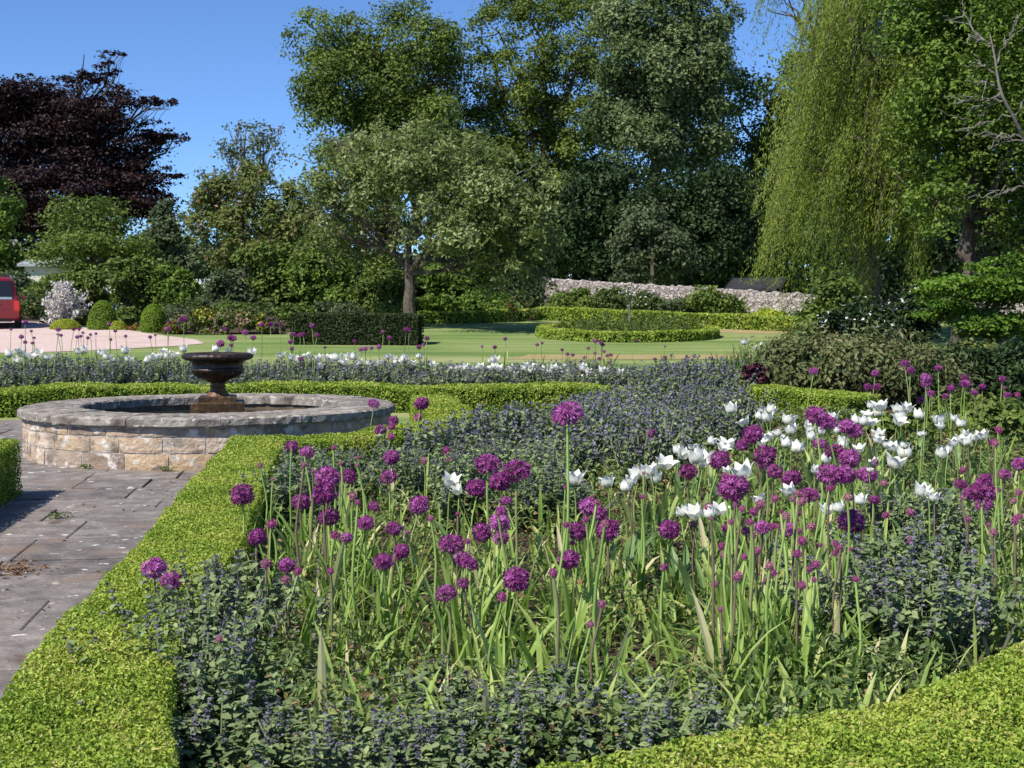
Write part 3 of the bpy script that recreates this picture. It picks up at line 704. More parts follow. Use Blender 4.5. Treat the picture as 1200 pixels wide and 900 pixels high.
def tree(name, label, cat, basepx, Y, lobes, leaf, bark='bark', tr=0.3, L=0.22, n=20000, clumps=None, cr=0.2, flat=0.7, seed=1, group=None, depth=None,
         up=0.5, out=0.5, jit=0.6, ovate=False, twigs=5, limbs=True, asp=0.6, shell=0.45, forkz=None, low=None, twig_out=0.0, dead=0, bloom=None, trunkpath=None, droop=0.0, grow=1.0, lumps=0, lr=(.3, .55), wpow=1.0):
    rg = np.random.default_rng(seed)
    base = on_ground(basepx, Y)
    Ls = []
    for q in lobes:
        px, py, rx, rz = q[:4]; rx, rz = rx * grow, rz * grow
        dY = q[4] if len(q) > 4 else rg.uniform(-1, 1) * (depth if depth is not None else min(3.0, rx * Y / FPX * 0.5))
        Yl = Y + dY
        c = at(px, py, Yl); k = Yl / FPX
        Ls.append((c, np.array([rx * k, 0.5 * (rx + rz) * k, rz * k])))
    ar = np.array([r[0] * r[2] + r[0] * r[1] for c, r in Ls]); w = ar ** wpow; w /= w.sum()
    ncl = clumps or max(40, n // 60)
    li = rg.choice(len(Ls), ncl, p=w)
    d = nrm(rg.normal(size=(ncl, 3)))
    rad = rg.random(ncl) ** shell
    CL = np.array([Ls[i][0] for i in li]) + d * rad[:, None] * np.array([Ls[i][1] for i in li])
    if low is not None:
        CL[:, 2] = np.maximum(CL[:, 2], hg(CL[:, 1]) + low * rg.uniform(0.6, 1.6, ncl))
    CR = np.array([Ls[i][1].mean() for i in li]) * cr * rg.uniform(0.6, 1.4, ncl)
    wt = CR ** 1.6; wt /= wt.sum()
    ci = rg.choice(ncl, n, p=wt)
    off = rg.normal(size=(n, 3)) * CR[ci][:, None] * np.array([1, 1, flat])
    off[:, 2] -= droop * (off[:, 0] ** 2 + off[:, 1] ** 2) / np.maximum(CR[ci], 1e-3)
    C = CL[ci] + off
    if low is not None: C[:, 2] = np.maximum(C[:, 2], hg(C[:, 1]) + 0.03)
    N = np.array([0, 0, up]) + d[ci] * out + rg.normal(size=(n, 3)) * jit + nrm(off) * 0.35
    tint = np.clip(rg.normal(0.5, 0.16, ncl)[ci] + rg.normal(0, 0.17, n), 0, 1)
    if lumps:
        # the crown is made of billows: leaves lie on the outside of each
        lj = rg.choice(len(Ls), lumps, p=w)
        dl = nrm(rg.normal(size=(lumps, 3)) + np.array([0, -.25, .15]))
        cl = np.array([Ls[i][0] for i in lj]) + dl * (rg.uniform(.45, .95, lumps))[:, None] * np.array([Ls[i][1] for i in lj])
        rl = np.array([Ls[i][1].mean() for i in lj]) * rg.uniform(lr[0], lr[1], lumps)
        m_ = int(n * .8); wl_ = rl ** 2 / (rl ** 2).sum(); k_ = rg.choice(lumps, m_, p=wl_)
        dd = nrm(rg.normal(size=(m_, 3)) + np.array([0, 0, .75]) + dl[k_] * .5)
        C[:m_] = cl[k_] + dd * (rl[k_] * (rg.random(m_) ** .3) * rg.uniform(.8, 1.12, m_))[:, None] * np.array([1, 1, .8]) + rg.normal(0, .12, (m_, 3))
        if low is not None: C[:m_, 2] = np.maximum(C[:m_, 2], hg(C[:m_, 1]) + 0.05)
        N[:m_] = dd * 1.0 + np.array([0, 0, .45]) + rg.normal(0, .5, (m_, 3))
        tint[:m_] = np.clip(rg.normal(.5, .14, lumps)[k_] + rg.normal(0, .18, m_), 0, 1)
    cen = np.mean([c for c, r in Ls], 0)
    t = thing(name, label, cat, base, 0, group)
    bs = base
    b = MB()
    LL = L * rg.uniform(0.65, 1.35, n)
    mats = [M[leaf]]
    b.leaves(C - bs, N, LL, LL * asp, 0, tint, rng=rg, ovate=ovate)
    if bloom:
        bm, share, bl = bloom
        k = int(n * share); s_ = rg.choice(n, k, replace=False)
        mats.append(M[bm]); b.leaves(C[s_] - bs + nrm(N[s_]) * 0.4 * L, N[s_], bl * rg.uniform(.7, 1.3, k), bl * 0.8, 1, rg.random(k), rng=rg)
    b.build('crown' if limbs else 'foliage', mats, t)
    b = MB()
    if limbs:
        fz = forkz if forkz is not None else (cen[2] - base[2]) * 0.45
        P = wobble_path([0, 0, -0.15], [(cen[0] - base[0]) * 0.35, 0, fz], 7, 0.02, rg) if trunkpath is None else np.array(trunkpath, float)
        b.tube(P, np.linspace(tr * 1.25, tr * 0.8, len(P)) * np.concatenate([[1.25], np.ones(len(P) - 1)]), 10)
        top = P[-1]
        tc2 = cen - bs
        lead = wobble_path(top, [tc2[0], tc2[1], max(c[2] + 0.4 * r[2] for c, r in Ls) - bs[2]], 8, 0.03, rg)
        b.tube(lead, np.linspace(tr * 0.75, tr * 0.08, 8), 7)
        for i, (c, r) in enumerate(Ls):
            q = c - bs
            f = np.clip((q[2] * 0.6 - top[2]) / max(lead[-1, 2] - top[2], 0.1), 0, 0.8)
            st = lead[int(f * 7)] if f > 0 else top
            lp = wobble_path(st, q, 7, 0.045, rg, 0.06)
            b.tube(lp, np.linspace(tr * 0.42, tr * 0.12, 7), 6)
            mine = np.where(li == i)[0]
            for j in mine[:twigs]:
                tp = wobble_path(lp[rg.integers(2, 7)], CL[j] - bs + (CL[j] - c) * twig_out, 5, 0.06, rg, 0.04)
                b.tube(tp, np.linspace(tr * 0.12, tr * 0.025, 5), 4)
        for k in range(dead):
            j = rg.integers(0, ncl); c, r = Ls[li[j]]
            a = CL[j] - bs; e = a + d[j] * r * rg.uniform(0.1, 0.35)
            b.tube(wobble_path(a - d[j] * r * 0.5, e, 6, 0.07, rg), np.linspace(tr * 0.1, tr * 0.02, 6), 4, mat=1)
        b.build('trunk', [M[bark], M['greybark']], t)
    else:
        for j in range(7):
            q = CL[rg.integers(0, ncl)] - bs
            b.tube(wobble_path([rg.normal(0, .1), rg.normal(0, .1), -0.1], q, 5, 0.05, rg), np.linspace(tr, tr * 0.3, 5), 5)
        b.build('stems', M[bark], t)
    return t

G_TALL = 'tall trees behind the stone wall'
tree('broadleaf_tree', 'tall round headed dark green tree standing behind the spreading pale tree', 'tree', 445, 86,
     [(440, 48, 62, 40), (395, 62, 48, 42), (492, 62, 52, 42), (372, 105, 32, 36), (420, 110, 60, 50), (500, 115, 60, 55), (440, 165, 85, 45), (525, 85, 26, 36), (545, 190, 60, 50), (400, 190, 55, 40)],
     'oakleaf', grow=1.12, tr=0.5, L=0.25, n=62000, clumps=240, cr=0.15, lumps=105, lr=(.34, .6), seed=11, group=G_TALL, twigs=8)
tree('broadleaf_tree', 'tall airy yellow green tree with sky showing through its crown', 'tree', 640, 90,
     [(585, 38, 42, 36), (640, 12, 62, 40), (690, 42, 48, 46), (600, 92, 58, 44), (668, 100, 52, 46), (560, 60, 20, 30), (610, 155, 66, 40), (680, 160, 50, 45), (570, 160, 40, 40), (640, 235, 75, 45)],
     'limeleaf', grow=1.2, tr=0.45, L=0.25, n=56000, clumps=300, cr=0.15, lumps=190, lr=(.2, .36), seed=12, group=G_TALL, twigs=10)
tree('broadleaf_tree', 'tall grey green tree with a bare trunk showing below its dense crown', 'tree', 764, 80,
     [(770, 22, 52, 42), (825, 40, 34, 42), (728, 60, 34, 42), (785, 92, 52, 50), (828, 105, 28, 42), (738, 128, 40, 45), (800, 150, 50, 40), (760, 170, 40, 34), (735, 10, 35, 35), (815, 190, 28, 30), (850, 30, 16, 25)],
     'sycleaf', grow=1.14, tr=0.5, L=0.25, n=62000, clumps=240, cr=0.15, lumps=110, lr=(.34, .58), seed=13, group=G_TALL, twigs=7, forkz=9.5)
tree('broadleaf_tree', 'mid green tree between the grey green tree and the willow', 'tree', 880, 84,
     [(868, 125, 42, 36), (905, 105, 45, 45), (850, 190, 34, 40), (890, 180, 50, 45), (870, 250, 60, 50), (925, 220, 60, 70), (900, 300, 60, 40), (945, 120, 40, 60), (960, 190, 40, 60)],
     'oakleaf', grow=1.1, tr=0.4, L=0.28, n=36000, clumps=280, cr=0.18, lumps=130, lr=(.22, .42), seed=14, group=G_TALL)
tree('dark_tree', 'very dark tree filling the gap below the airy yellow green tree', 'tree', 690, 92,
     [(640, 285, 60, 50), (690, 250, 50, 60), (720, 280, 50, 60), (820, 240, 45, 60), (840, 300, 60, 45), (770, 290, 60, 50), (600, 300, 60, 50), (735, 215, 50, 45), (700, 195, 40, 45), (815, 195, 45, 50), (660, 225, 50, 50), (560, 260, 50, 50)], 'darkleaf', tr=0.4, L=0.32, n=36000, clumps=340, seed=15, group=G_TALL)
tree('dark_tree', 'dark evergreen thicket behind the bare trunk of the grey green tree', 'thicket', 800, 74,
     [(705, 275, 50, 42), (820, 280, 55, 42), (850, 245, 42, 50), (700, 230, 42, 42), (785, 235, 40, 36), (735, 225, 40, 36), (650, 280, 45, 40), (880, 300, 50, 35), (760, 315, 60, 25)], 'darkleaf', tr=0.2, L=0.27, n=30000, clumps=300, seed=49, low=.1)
tree('laurel_bush', 'large glossy dark evergreen bush rising just behind the stone wall', 'bush', 758, 64,
     [(745, 285, 34, 34), (778, 288, 30, 34), (760, 262, 34, 22), (735, 310, 26, 24), (785, 312, 24, 22)], 'greyshrub', tr=0.15, L=0.22, n=9000, clumps=130, seed=16, limbs=False, low=0.1, out=0.9)
tree('copper_beech', 'spreading copper beech with dark purple leaves against the blue sky', 'tree', 75, 84,
     [(70, 165, 95, 62), (110, 118, 50, 34), (28, 140, 60, 45), (150, 165, 42, 30), (128, 80, 15, 20, 0), (95, 235, 100, 40), (20, 230, 80, 45), (160, 215, 40, 40), (185, 158, 30, 8, 0), (-40, 160, 70, 60), (40, 108, 40, 14, 0), (175, 118, 18, 8, 0), (204, 162, 24, 6, 0), (182, 120, 24, 6, 0), (90, 92, 26, 9, 0), (30, 92, 22, 8, 0), (138, 66, 10, 6, 0), (205, 205, 20, 8, 0), (-60, 240, 80, 60)],
     'beechleaf', tr=0.36, L=0.25, n=105000, clumps=620, cr=0.18, shell=.4, wpow=.6, flat=0.3, seed=17, group='copper beech', up=0.9, out=0.2, twig_out=0.15, twigs=9)
tree('bare_topped_tree', 'thin topped grey branched tree with few leaves left of the tall dark tree', 'tree', 290, 78,
     [(268, 178, 22, 20), (305, 165, 26, 22), (322, 180, 16, 18), (250, 205, 20, 14), (290, 200, 26, 16), (280, 148, 16, 8), (318, 150, 18, 8)], 'greyshrub', bark='greybark', tr=0.32, L=0.22, n=1500, clumps=110, cr=0.2, seed=18, twigs=14, twig_out=0.25, dead=25)
tree('layered_maple', 'bright mid green tree with layered branches below the copper beech', 'tree', 112, 66,
     [(112, 240, 44, 14), (90, 262, 45, 14), (135, 262, 46, 14), (112, 285, 66, 14), (75, 300, 45, 14), (150, 295, 40, 14), (120, 310, 60, 14)], 'shrubleaf', tr=0.2, L=0.2, n=9500, clumps=160, cr=0.3, flat=0.3, seed=19, up=1.0, out=0.2)
tree('spreading_tree', 'broad spreading tree with pale flower clusters and a dark forked trunk beyond the dark hedge', 'tree', 480, 43.5,
     [(500, 190, 88, 46), (425, 205, 68, 44), (578, 215, 68, 52), (470, 165, 60, 26), (385, 235, 46, 46), (620, 245, 38, 52), (540, 255, 80, 40), (450, 262, 62, 40), (605, 305, 50, 44, -2), (390, 275, 40, 36), (640, 280, 26, 50, -1.5), (560, 170, 40, 24), (400, 170, 36, 24), (632, 325, 22, 32, -2)],
     'whitebeam', grow=1.02, tr=0.2, L=0.16, n=40000, clumps=620, cr=0.12, flat=0.6, seed=20, depth=3.5, twigs=22, twig_out=0.22, dead=130, shell=.55, bark='bark', forkz=1.9, droop=0.35, asp=0.5,
     trunkpath=[(0, 0, -0.1), (0.03, 0, 0.4), (-0.02, 0, 0.9), (0.03, 0, 1.4), (0.0, 0, 1.9)])
tree('hawthorn', 'rounded hawthorn with fading pinkish red blossom beside the spreading tree', 'tree', 285, 56,
     [(275, 235, 46, 36), (310, 225, 36, 36), (250, 265, 36, 36), (300, 275, 50, 34), (330, 250, 36, 40), (275, 300, 44, 24)], 'palebeech', tr=0.16, L=0.18, n=15000, clumps=240, lumps=90, lr=(.2, .4), seed=21, dead=15, bloom=('rustflower', 0.035, 0.2))

# right hand side: the willow and its neighbours
def willow():
    rg = np.random.default_rng(31)
    Y = 38.0
    base = on_ground(1010, Y)
    t = thing('weeping_willow', 'weeping willow with long yellow green hanging strands', 'tree', base)
    b, br = MB(), MB()
    crown = base + np.array([0.2, 0, 9.0])
    # main limbs
    tops = []
    for (px, py, dY) in [(905, 15, 0), (940, -30, 1), (975, -60, -1), (1010, -80, 1), (1040, -70, -1), (1060, -40, 1), (1000, 60, -3), (960, 80, -2), (1040, 90, -3), (935, 120, 1), (1065, 60, 0), (1020, 130, -3), (985, 160, -3.5), (890, -20, 0.5), (920, 190, 0), (1050, 170, -2.5), (950, 200, -3), (1010, 215, -3.5), (1030, -60, -2), (990, -30, -2.5), (960, -50, 0), (1075, -10, -1), (1070, 110, -1.5), (1080, 40, -2)]:
        tops.append(at(max(px + 18, 935), py, Y + dY) - base)
    trunk = wobble_path([0, 0, -0.1], [0.3, 0, 5.0], 7, 0.02, rg)
    br.tube(trunk, np.linspace(0.42, 0.28, 7), 10)
    K = []
    for q in tops:
        lp = wobble_path(trunk[rg.integers(4, 7)], q, 9, 0.035, rg, 0.12)
        br.tube(lp, np.linspace(0.15, 0.03, 9), 6)
        for s in range(4, 9): K.append(lp[s])
        for s in range(5):
            e = q + rg.normal(0, 1, 3) * np.array([.9, .9, .45])
            tp = wobble_path(lp[rg.integers(5, 9)], e, 5, 0.06, rg, 0.1); br.tube(tp, np.linspace(.035, .012, 5), 4); K.append(e); K.append(tp[3])
    K = np.array(K)
    nc = 74
    C, N, A, T = [], [], [], []
    for j in range(nc):
        c0 = K[rg.integers(0, len(K))] + rg.normal(0, .25, 3); cl = rg.gamma(6, .62) + 1.0
        sw = (rg.normal(-.2, .08), rg.normal(-.03, .06)); tn = np.clip(rg.normal(.48, .22), .1, .95)
        low_ = rg.uniform(.7, 2.0) if rg.random() < .5 else rg.uniform(1.8, 4.2)
        cs_x = rg.uniform(.15, .42)
        for i in range(rg.integers(18, 36)):
            st = c0 + rg.normal(0, 1, 3) * np.array([cs_x, cs_x, .22])
            ln = min(cl * rg.uniform(.3, 1.1), max(st[2] - low_ * rg.uniform(.85, 1.3), .6))
            sw_ = (sw[0] + rg.normal(0, .07), sw[1] + rg.normal(0, .07)); k = int(ln / .04); s = np.linspace(0, 1, k); wv = rg.uniform(0, 6.28); am = rg.uniform(.02, .06)
            P = st + np.stack([sw_[0] * ln * s ** 1.25 + am * np.sin(s * 7 + wv), sw_[1] * ln * s + am * np.cos(s * 6 + wv), -ln * s + .2 * np.sin(np.minimum(s * 4, 3.14))], 1)
            if i % 4 == 0: br.tube(P[::8] if k > 16 else P, .007, 3)
            C.append(P + rg.normal(0, .055, (k, 3))); A.append(np.stack([rg.normal(-.3, .45, k), rg.normal(0, .45, k), -np.ones(k)], 1)); N.append(rg.normal(0, .8, (k, 3)) + np.array([-.3, -.5, .4])); T.append(np.clip(rg.normal(tn, .15, k), 0, 1))
    C = np.concatenate(C); A = np.concatenate(A); N = np.concatenate(N); T = np.concatenate(T)
    b.leaves(C, N, rg.uniform(0.09, 0.17, len(C)), 0.03, 0, T, axis=A, rng=rg, fold=0.1)
    b.build('crown', M['willowleaf'], t); br.build('trunk', M['bark'], t)
    return len(C)
print('willow leaves', willow())
tree('leaning_tree', 'leafy tree with bare grey twisted branches right of the willow', 'tree', 1128, 33,
     [(1090, 20, 55, 45), (1150, 40, 60, 45), (1200, 90, 50, 55), (1110, 100, 50, 45), (1165, 130, 50, 40), (1095, 170, 40, 50), (1140, 200, 46, 40), (1200, 10, 60, 50), (1130, -40, 60, 50), (1210, 200, 50, 55), (1230, 280, 40, 50), (1100, 240, 34, 36), (1260, 100, 60, 80), (1180, 250, 34, 30)],
     'acerleaf', grow=1.25, bark='bark', tr=0.26, L=0.135, n=60000, clumps=800, cr=0.2, flat=0.5, seed=33, twigs=12, up=0.9, depth=2.5, forkz=3.2)
def grey_branch():
    rg = np.random.default_rng(5)
    base = on_ground(1235, 30.5)
    t = thing('old_grey_tree', 'old tree with pale bare grey branches at the edge of the picture', 'tree', base)
    b = MB()
    W = lambda px, py, dY=0: at(px, py, 30.5 + dY) - base
    main = [np.array([0, 0, -.1]), W(1236, 300), W(1222, 220), W(1200, 165, -1), W(1188, 135, -1.2), W(1170, 110, -1.3), W(1168, 75, -1.3), W(1160, 40, -1.2)]
    b.tube(resample3(main, 30), np.linspace(.11, .015, 30), 8)
    for a, e in [((1188, 135), (1140, 150)), ((1175, 118), (1135, 118)), ((1172, 110), (1128, 140)), ((1200, 165), (1150, 160)), ((1170, 90), (1140, 70)), ((1168, 75), (1190, 30)), ((1165, 60), (1120, 20)), ((1190, 135), (1215, 90)), ((1205, 170), (1178, 162)), ((1172, 112), (1150, 135)), ((1222, 220), (1165, 225)), ((1165, 55), (1135, 40)), ((1172, 105), (1133, 95))]:
        P = wobble_path(W(*a, -1.2), W(*e, -1.2 + rg.uniform(-.6, .6)), 9, 0.035, rg, 0.06)
        b.tube(P, np.linspace(.025, .008, 9), 5)
        for k in range(6):
            q = P[rg.integers(3, 9)]; b.tube(wobble_path(q, q + (P[-1] - P[0]) * rg.uniform(.2, .4) + rg.normal(0, .18, 3), 5, .06, rg), np.linspace(.018, .006, 5), 4)
    b.build('trunk', M['greybark'], t)
    b = MB(); n = 9000
    ce = np.array([W(1180 + rg.uniform(-30, 60), rg.uniform(-20, 190), -.6) for _ in range(60)])
    i = rg.integers(0, 60, n); b.leaves(ce[i] + rg.normal(0, .28, (n, 3)), rg.normal(0, .6, (n, 3)) + np.array([0, 0, .7]), rg.uniform(.08, .15, n), .07, 0, rg.random(n), rng=rg)
    b.build('crown', M['acerleaf'], t)
def resample3(P, n):
    P = np.array(P, float); d = np.concatenate([[0], np.cumsum(np.linalg.norm(np.diff(P, axis=0), axis=1))]); s = np.linspace(0, d[-1], n)
    Q = np.stack([np.interp(s, d, P[:, k]) for k in range(3)], 1)
    for _ in range(2): Q[1:-1] = (Q[:-2] + 2 * Q[1:-1] + Q[2:]) / 4
    return Q
grey_branch()
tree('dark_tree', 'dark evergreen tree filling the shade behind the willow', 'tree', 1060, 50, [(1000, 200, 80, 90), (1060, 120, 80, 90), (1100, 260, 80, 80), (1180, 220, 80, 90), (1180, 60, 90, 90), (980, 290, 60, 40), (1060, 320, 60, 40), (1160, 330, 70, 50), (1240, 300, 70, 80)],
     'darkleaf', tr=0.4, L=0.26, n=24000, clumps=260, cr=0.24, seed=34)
tree('blue_conifer', 'small blue grey conifer glimpsed between the willow and the right hand trees', 'conifer', 1156, 33.5, [(1156, 246, 14, 7), (1160, 262, 17, 8), (1152, 278, 18, 8)], 'blueleaf', bark='bark', tr=0.05, L=0.12, n=1800, clumps=60, flat=0.25, seed=35, asp=0.2, up=1)
tree('japanese_maple', 'bright lime green spreading maple bush at the right edge in front of deep shade', 'maple', 1165, 23.5,
     [(1130, 335, 46, 16), (1180, 345, 50, 16), (1110, 362, 42, 14), (1155, 378, 50, 16), (1200, 385, 40, 16), (1140, 318, 34, 10), (1205, 330, 30, 18), (1085, 345, 20, 10), (1180, 310, 30, 12)],
     'mapleleaf', tr=0.07, L=0.085, n=15000, clumps=200, cr=0.28, flat=0.28, seed=36, up=1.0, out=0.35, twigs=8, depth=0.8)
tree('dark_shrub', 'shrub with leaves darkened to paint in the deep shade below the bright maple', 'shrub', 1180, 21.5, [(1170, 425, 45, 26), (1120, 420, 40, 22), (1210, 440, 50, 40), (1150, 455, 50, 20)], 'darkleaf', tr=0.03, L=0.09, n=9000, clumps=150, seed=37, limbs=False, low=0.05)  # dark leaf colour stands in for the deep shade under the maple
tree('peony_mound', 'broad brownish green shrub mound at the corner of the shrub bed', 'shrub', 1010, 20.5,
     [(950, 432, 70, 34), (1020, 426, 74, 34), (1080, 440, 56, 34), (890, 452, 48, 26), (990, 465, 110, 26), (1110, 456, 36, 28), (1000, 408, 60, 18), (930, 412, 40, 20)], 'brownshrub', tr=0.025, L=0.105, n=26000, clumps=420, cr=0.22, seed=38, limbs=False, low=0.05, out=0.8, asp=0.42)
tree('hosta_clump', 'fresh green leafy clump at the foot of the brownish shrub mound', 'shrub', 1130, 18.6, [(1120, 490, 40, 18), (1150, 478, 30, 18), (1090, 495, 30, 12)], 'shrubleaf', tr=0.02, L=0.1, n=3800, clumps=90, seed=39, limbs=False, low=0.03)
tree('hosta_clump', 'leafy green clump in front of the very low box hedge under the tall alliums', 'shrub', 1060, 14.2, [(1060, 498, 34, 12), (1030, 505, 26, 10)], 'shrubleaf', tr=0.015, L=0.085, n=2600, clumps=70, seed=47, limbs=False, low=0.03)
tree('hosta_clump', 'leafy green clump at the right edge below the shaded shrubs', 'shrub', 1190, 14.0, [(1185, 490, 36, 16), (1215, 500, 26, 14)], 'shrubleaf', tr=0.015, L=0.085, n=2600, clumps=70, seed=48, limbs=False, low=0.03)
tree('variegated_bush', 'pale green rounded bush between the brownish mound and the shade', 'shrub', 1140, 22.0, [(1140, 412, 28, 12), (1120, 420, 20, 10), (1160, 420, 16, 12)], 'palebeech', tr=0.02, L=0.09, n=3500, clumps=80, seed=40, limbs=False, low=0.04)
tree('white_rhododendron', 'dark shrub dotted with white blossom behind the brownish mound', 'shrub', 1025, 27, [(1010, 375, 34, 28), (1050, 380, 36, 28), (985, 390, 26, 22), (1075, 370, 30, 30)], 'darkleaf', tr=0.04, L=0.12, n=8000, clumps=150, seed=41, limbs=False, low=0.05, bloom=('whiteblossom', 0.07, 0.08))
tree('dark_shrub', 'round dark green shrub beneath the willow beside the end of the far hedge', 'shrub', 970, 30, [(965, 380, 34, 26), (945, 395, 30, 18), (1000, 375, 30, 30), (980, 345, 30, 30)], 'oakleaf', tr=0.04, L=0.13, n=8500, clumps=150, seed=42, limbs=False, low=0.04)
tree('purple_heuchera', 'dark purple leaved plant at the foot of the brownish shrub mound', 'plant', 887, 20.2, [(880, 438, 13, 9), (895, 440, 12, 9), (888, 432, 12, 7)], 'purpleleaf', tr=0.01, L=0.085, n=900, clumps=40, seed=43, limbs=False, low=0.02)
tree('purple_heuchera', 'small bronze purple plant beside the nepeta at the lawn corner', 'plant', 852, 19.4, [(852, 463, 8, 12), (862, 470, 8, 9)], 'purpleleaf', tr=0.01, L=0.06, n=500, clumps=30, seed=44, limbs=False, low=0.02)

# shrubs in front of the stone wall and along the left boundary
G_W = 'shrubs along the foot of the stone wall'
for i, (px, w, top, Y, lf, lab, bl) in enumerate([
        (672, 34, 338, 56, 'shrubleaf', 'first green shrub at the end of the stone wall next to the spreading tree', None),
        (712, 40, 336, 56, 'roseleaf', 'shrub against the stone wall below the glossy evergreen bush', ('whiteblossom', .015, .12)),
        (752, 38, 342, 55, 'roseleaf', 'shrub with pale flowers in the middle of the stone wall', ('blossom', .04, .13)),
        (800, 34, 350, 54, 'greyshrub', 'low grey green shrub in front of the stone wall', None),
        (838, 44, 336, 53, 'shrubleaf', 'tall shrub covering the stone wall beside the bare stretch of stone', None),
        (905, 30, 364, 50, 'goldleaf', 'low yellowish shrub below the bare stretch of stone wall', None),
        (948, 30, 366, 48, 'roseleaf', 'low shrub with pale flowers at the willow end of the stone wall', ('blossom', .03, .12))]):
    h_ = 372 - top + 0
    bot = 372 - (1.55 - float(hg(Y))) * -1500 / Y if False else 372 + (1.55 - float(hg(Y))) * 1500 / Y
    hh = (bot - top)
    rg = np.random.default_rng(60 + i)
    lobes = [(px + rg.uniform(-.6, .6) * w * .6, bot - hh * f, w * .5 * q, hh * .33) for f, q in ((.3, 1), (.35, 1), (.55, .9), (.68, .7), (.3, .9))]
    tree('wall_shrub', lab, 'shrub', px, Y, lobes, lf, tr=0.03, L=0.16, n=5500, clumps=110, cr=.25, seed=61 + i, limbs=False, low=0.05, group=G_W, bloom=bl, depth=0.4)
G_B = 'shrubs along the left boundary'
LB = [  # px, width, top, Y, leaf, label
    (15, 60, 318, 60, 'greyshrub', 'dull green shrub above the roof of the red car', 'shrub'),
    (50, 46, 322, 55, 'shrubleaf', 'loose green shrub between the red car and the white flowering shrub', 'shrub'),
    (105, 50, 310, 56, 'shrubleaf', 'loose green shrub behind the white flowering shrub', 'shrub'),
    (160, 60, 300, 55, 'shrubleaf', 'wide green shrub behind the first clipped ball', 'shrub'),
    (208, 60, 312, 55, 'acerleaf', 'fresh green shrub behind the second clipped ball', 'shrub'),
    (200, 70, 236, 72, 'greyshrub', 'tall dull green tree between the copper beech and the hawthorn', 'tree'),
    (262, 60, 322, 51, 'greyshrub', 'dark glossy shrub behind the border of bright flowers', 'shrub'),
    (325, 80, 282, 53, 'shrubleaf', 'big bright green shrub left of the forked trunk', 'shrub'),
    (395, 90, 285, 51, 'acerleaf', 'big fresh green shrub behind the dark clipped hedge', 'shrub'),
    (440, 60, 300, 50, 'shrubleaf', 'green shrub just left of the forked trunk', 'shrub'),
    (545, 70, 300, 55, 'acerleaf', 'bright green shrub just right of the forked trunk', 'shrub'),
    (518, 40, 312, 56, 'acerleaf', 'light green shrub seen past the forked trunk', 'shrub'),
    (600, 60, 310, 58, 'greyshrub', 'dark shrub in the shade of the spreading tree', 'shrub'),
    (360, 60, 225, 74, 'palebeech', 'tall pale leaved tree behind the hawthorn', 'tree'),
    (0, 40, 205, 70, 'acerleaf', 'light green tree at the left edge in front of the copper beech', 'tree'),
    (575, 46, 345, 52, 'acerleaf', 'low bright green bush behind the far lawn hedge', 'bush'),
    (510, 40, 350, 52, 'acerleaf', 'low bright green bush at the foot of the forked trunk', 'bush')]
for i, (px, w, top, Y, lf, lab, ct_) in enumerate(LB):
    bot = 372 + (1.55 - float(hg(Y))) * 1500 / Y
    hh = bot - top
    rg = np.random.default_rng(90 + i)
    lobes = [(px + rg.uniform(-.5, .5) * w * .7, bot - hh * f, w * .42 * q, hh * .24) for f, q in ((.22, 1), (.3, 1.1), (.5, 1), (.55, .9), (.78, .75), (.7, .8), (.25, 1.0))]
    n_ = int(5000 + w * hh * 0.9)
    tree('leafy_shrub' if ct_ != 'tree' else 'background_tree', lab, ct_, px, Y, lobes, lf, tr=0.05, L=0.19 if ct_ != 'tree' else .24, n=n_, clumps=140, cr=.24, lumps=46, lr=(.25, .5), seed=91 + i, limbs=(ct_ == 'tree'), low=0.05, group=G_B, depth=0.7)

# white flowering shrub, clipped balls and mounds by the gravel
def upright_shrub():
    rg = np.random.default_rng(140)
    base = on_ground(76, 44.5)
    t = thing('flowering_shrub', 'white flowering shrub with upright twiggy branches beside the red car', 'shrub', base)
    b, s = MB(), MB()
    for k in range(95):
        a, tl = rg.uniform(0, 6.28), abs(rg.normal(0, 0.42))
        ln = rg.uniform(1.0, 1.75) * (1 - 0.22 * tl)
        e = np.array([math.cos(a) * math.sin(tl), math.sin(a) * math.sin(tl), math.cos(tl)]) * ln
        P = wobble_path([rg.normal(0, .08), rg.normal(0, .08), 0], e, 8, .03, rg, .03)
        s.tube(P, np.linspace(.018, .006, 8), 4)
        n_ = 75; f = rg.uniform(.25, 1, n_); q = np.stack([np.interp(f, np.linspace(0, 1, 8), P[:, j]) for j in range(3)], 1)
        b.leaves(q + rg.normal(0, .045, (n_, 3)), rg.normal(0, 1, (n_, 3)) + np.array([0, -.3, .5]), rg.uniform(.05, .1, n_), .06, (rg.random(n_) < .12).astype(int), rg.random(n_), rng=rg)
    b.build('blossom', [M['blossom'], M['shrubleaf']], t); s.build('stems', M['bark'], t)
upright_shrub()
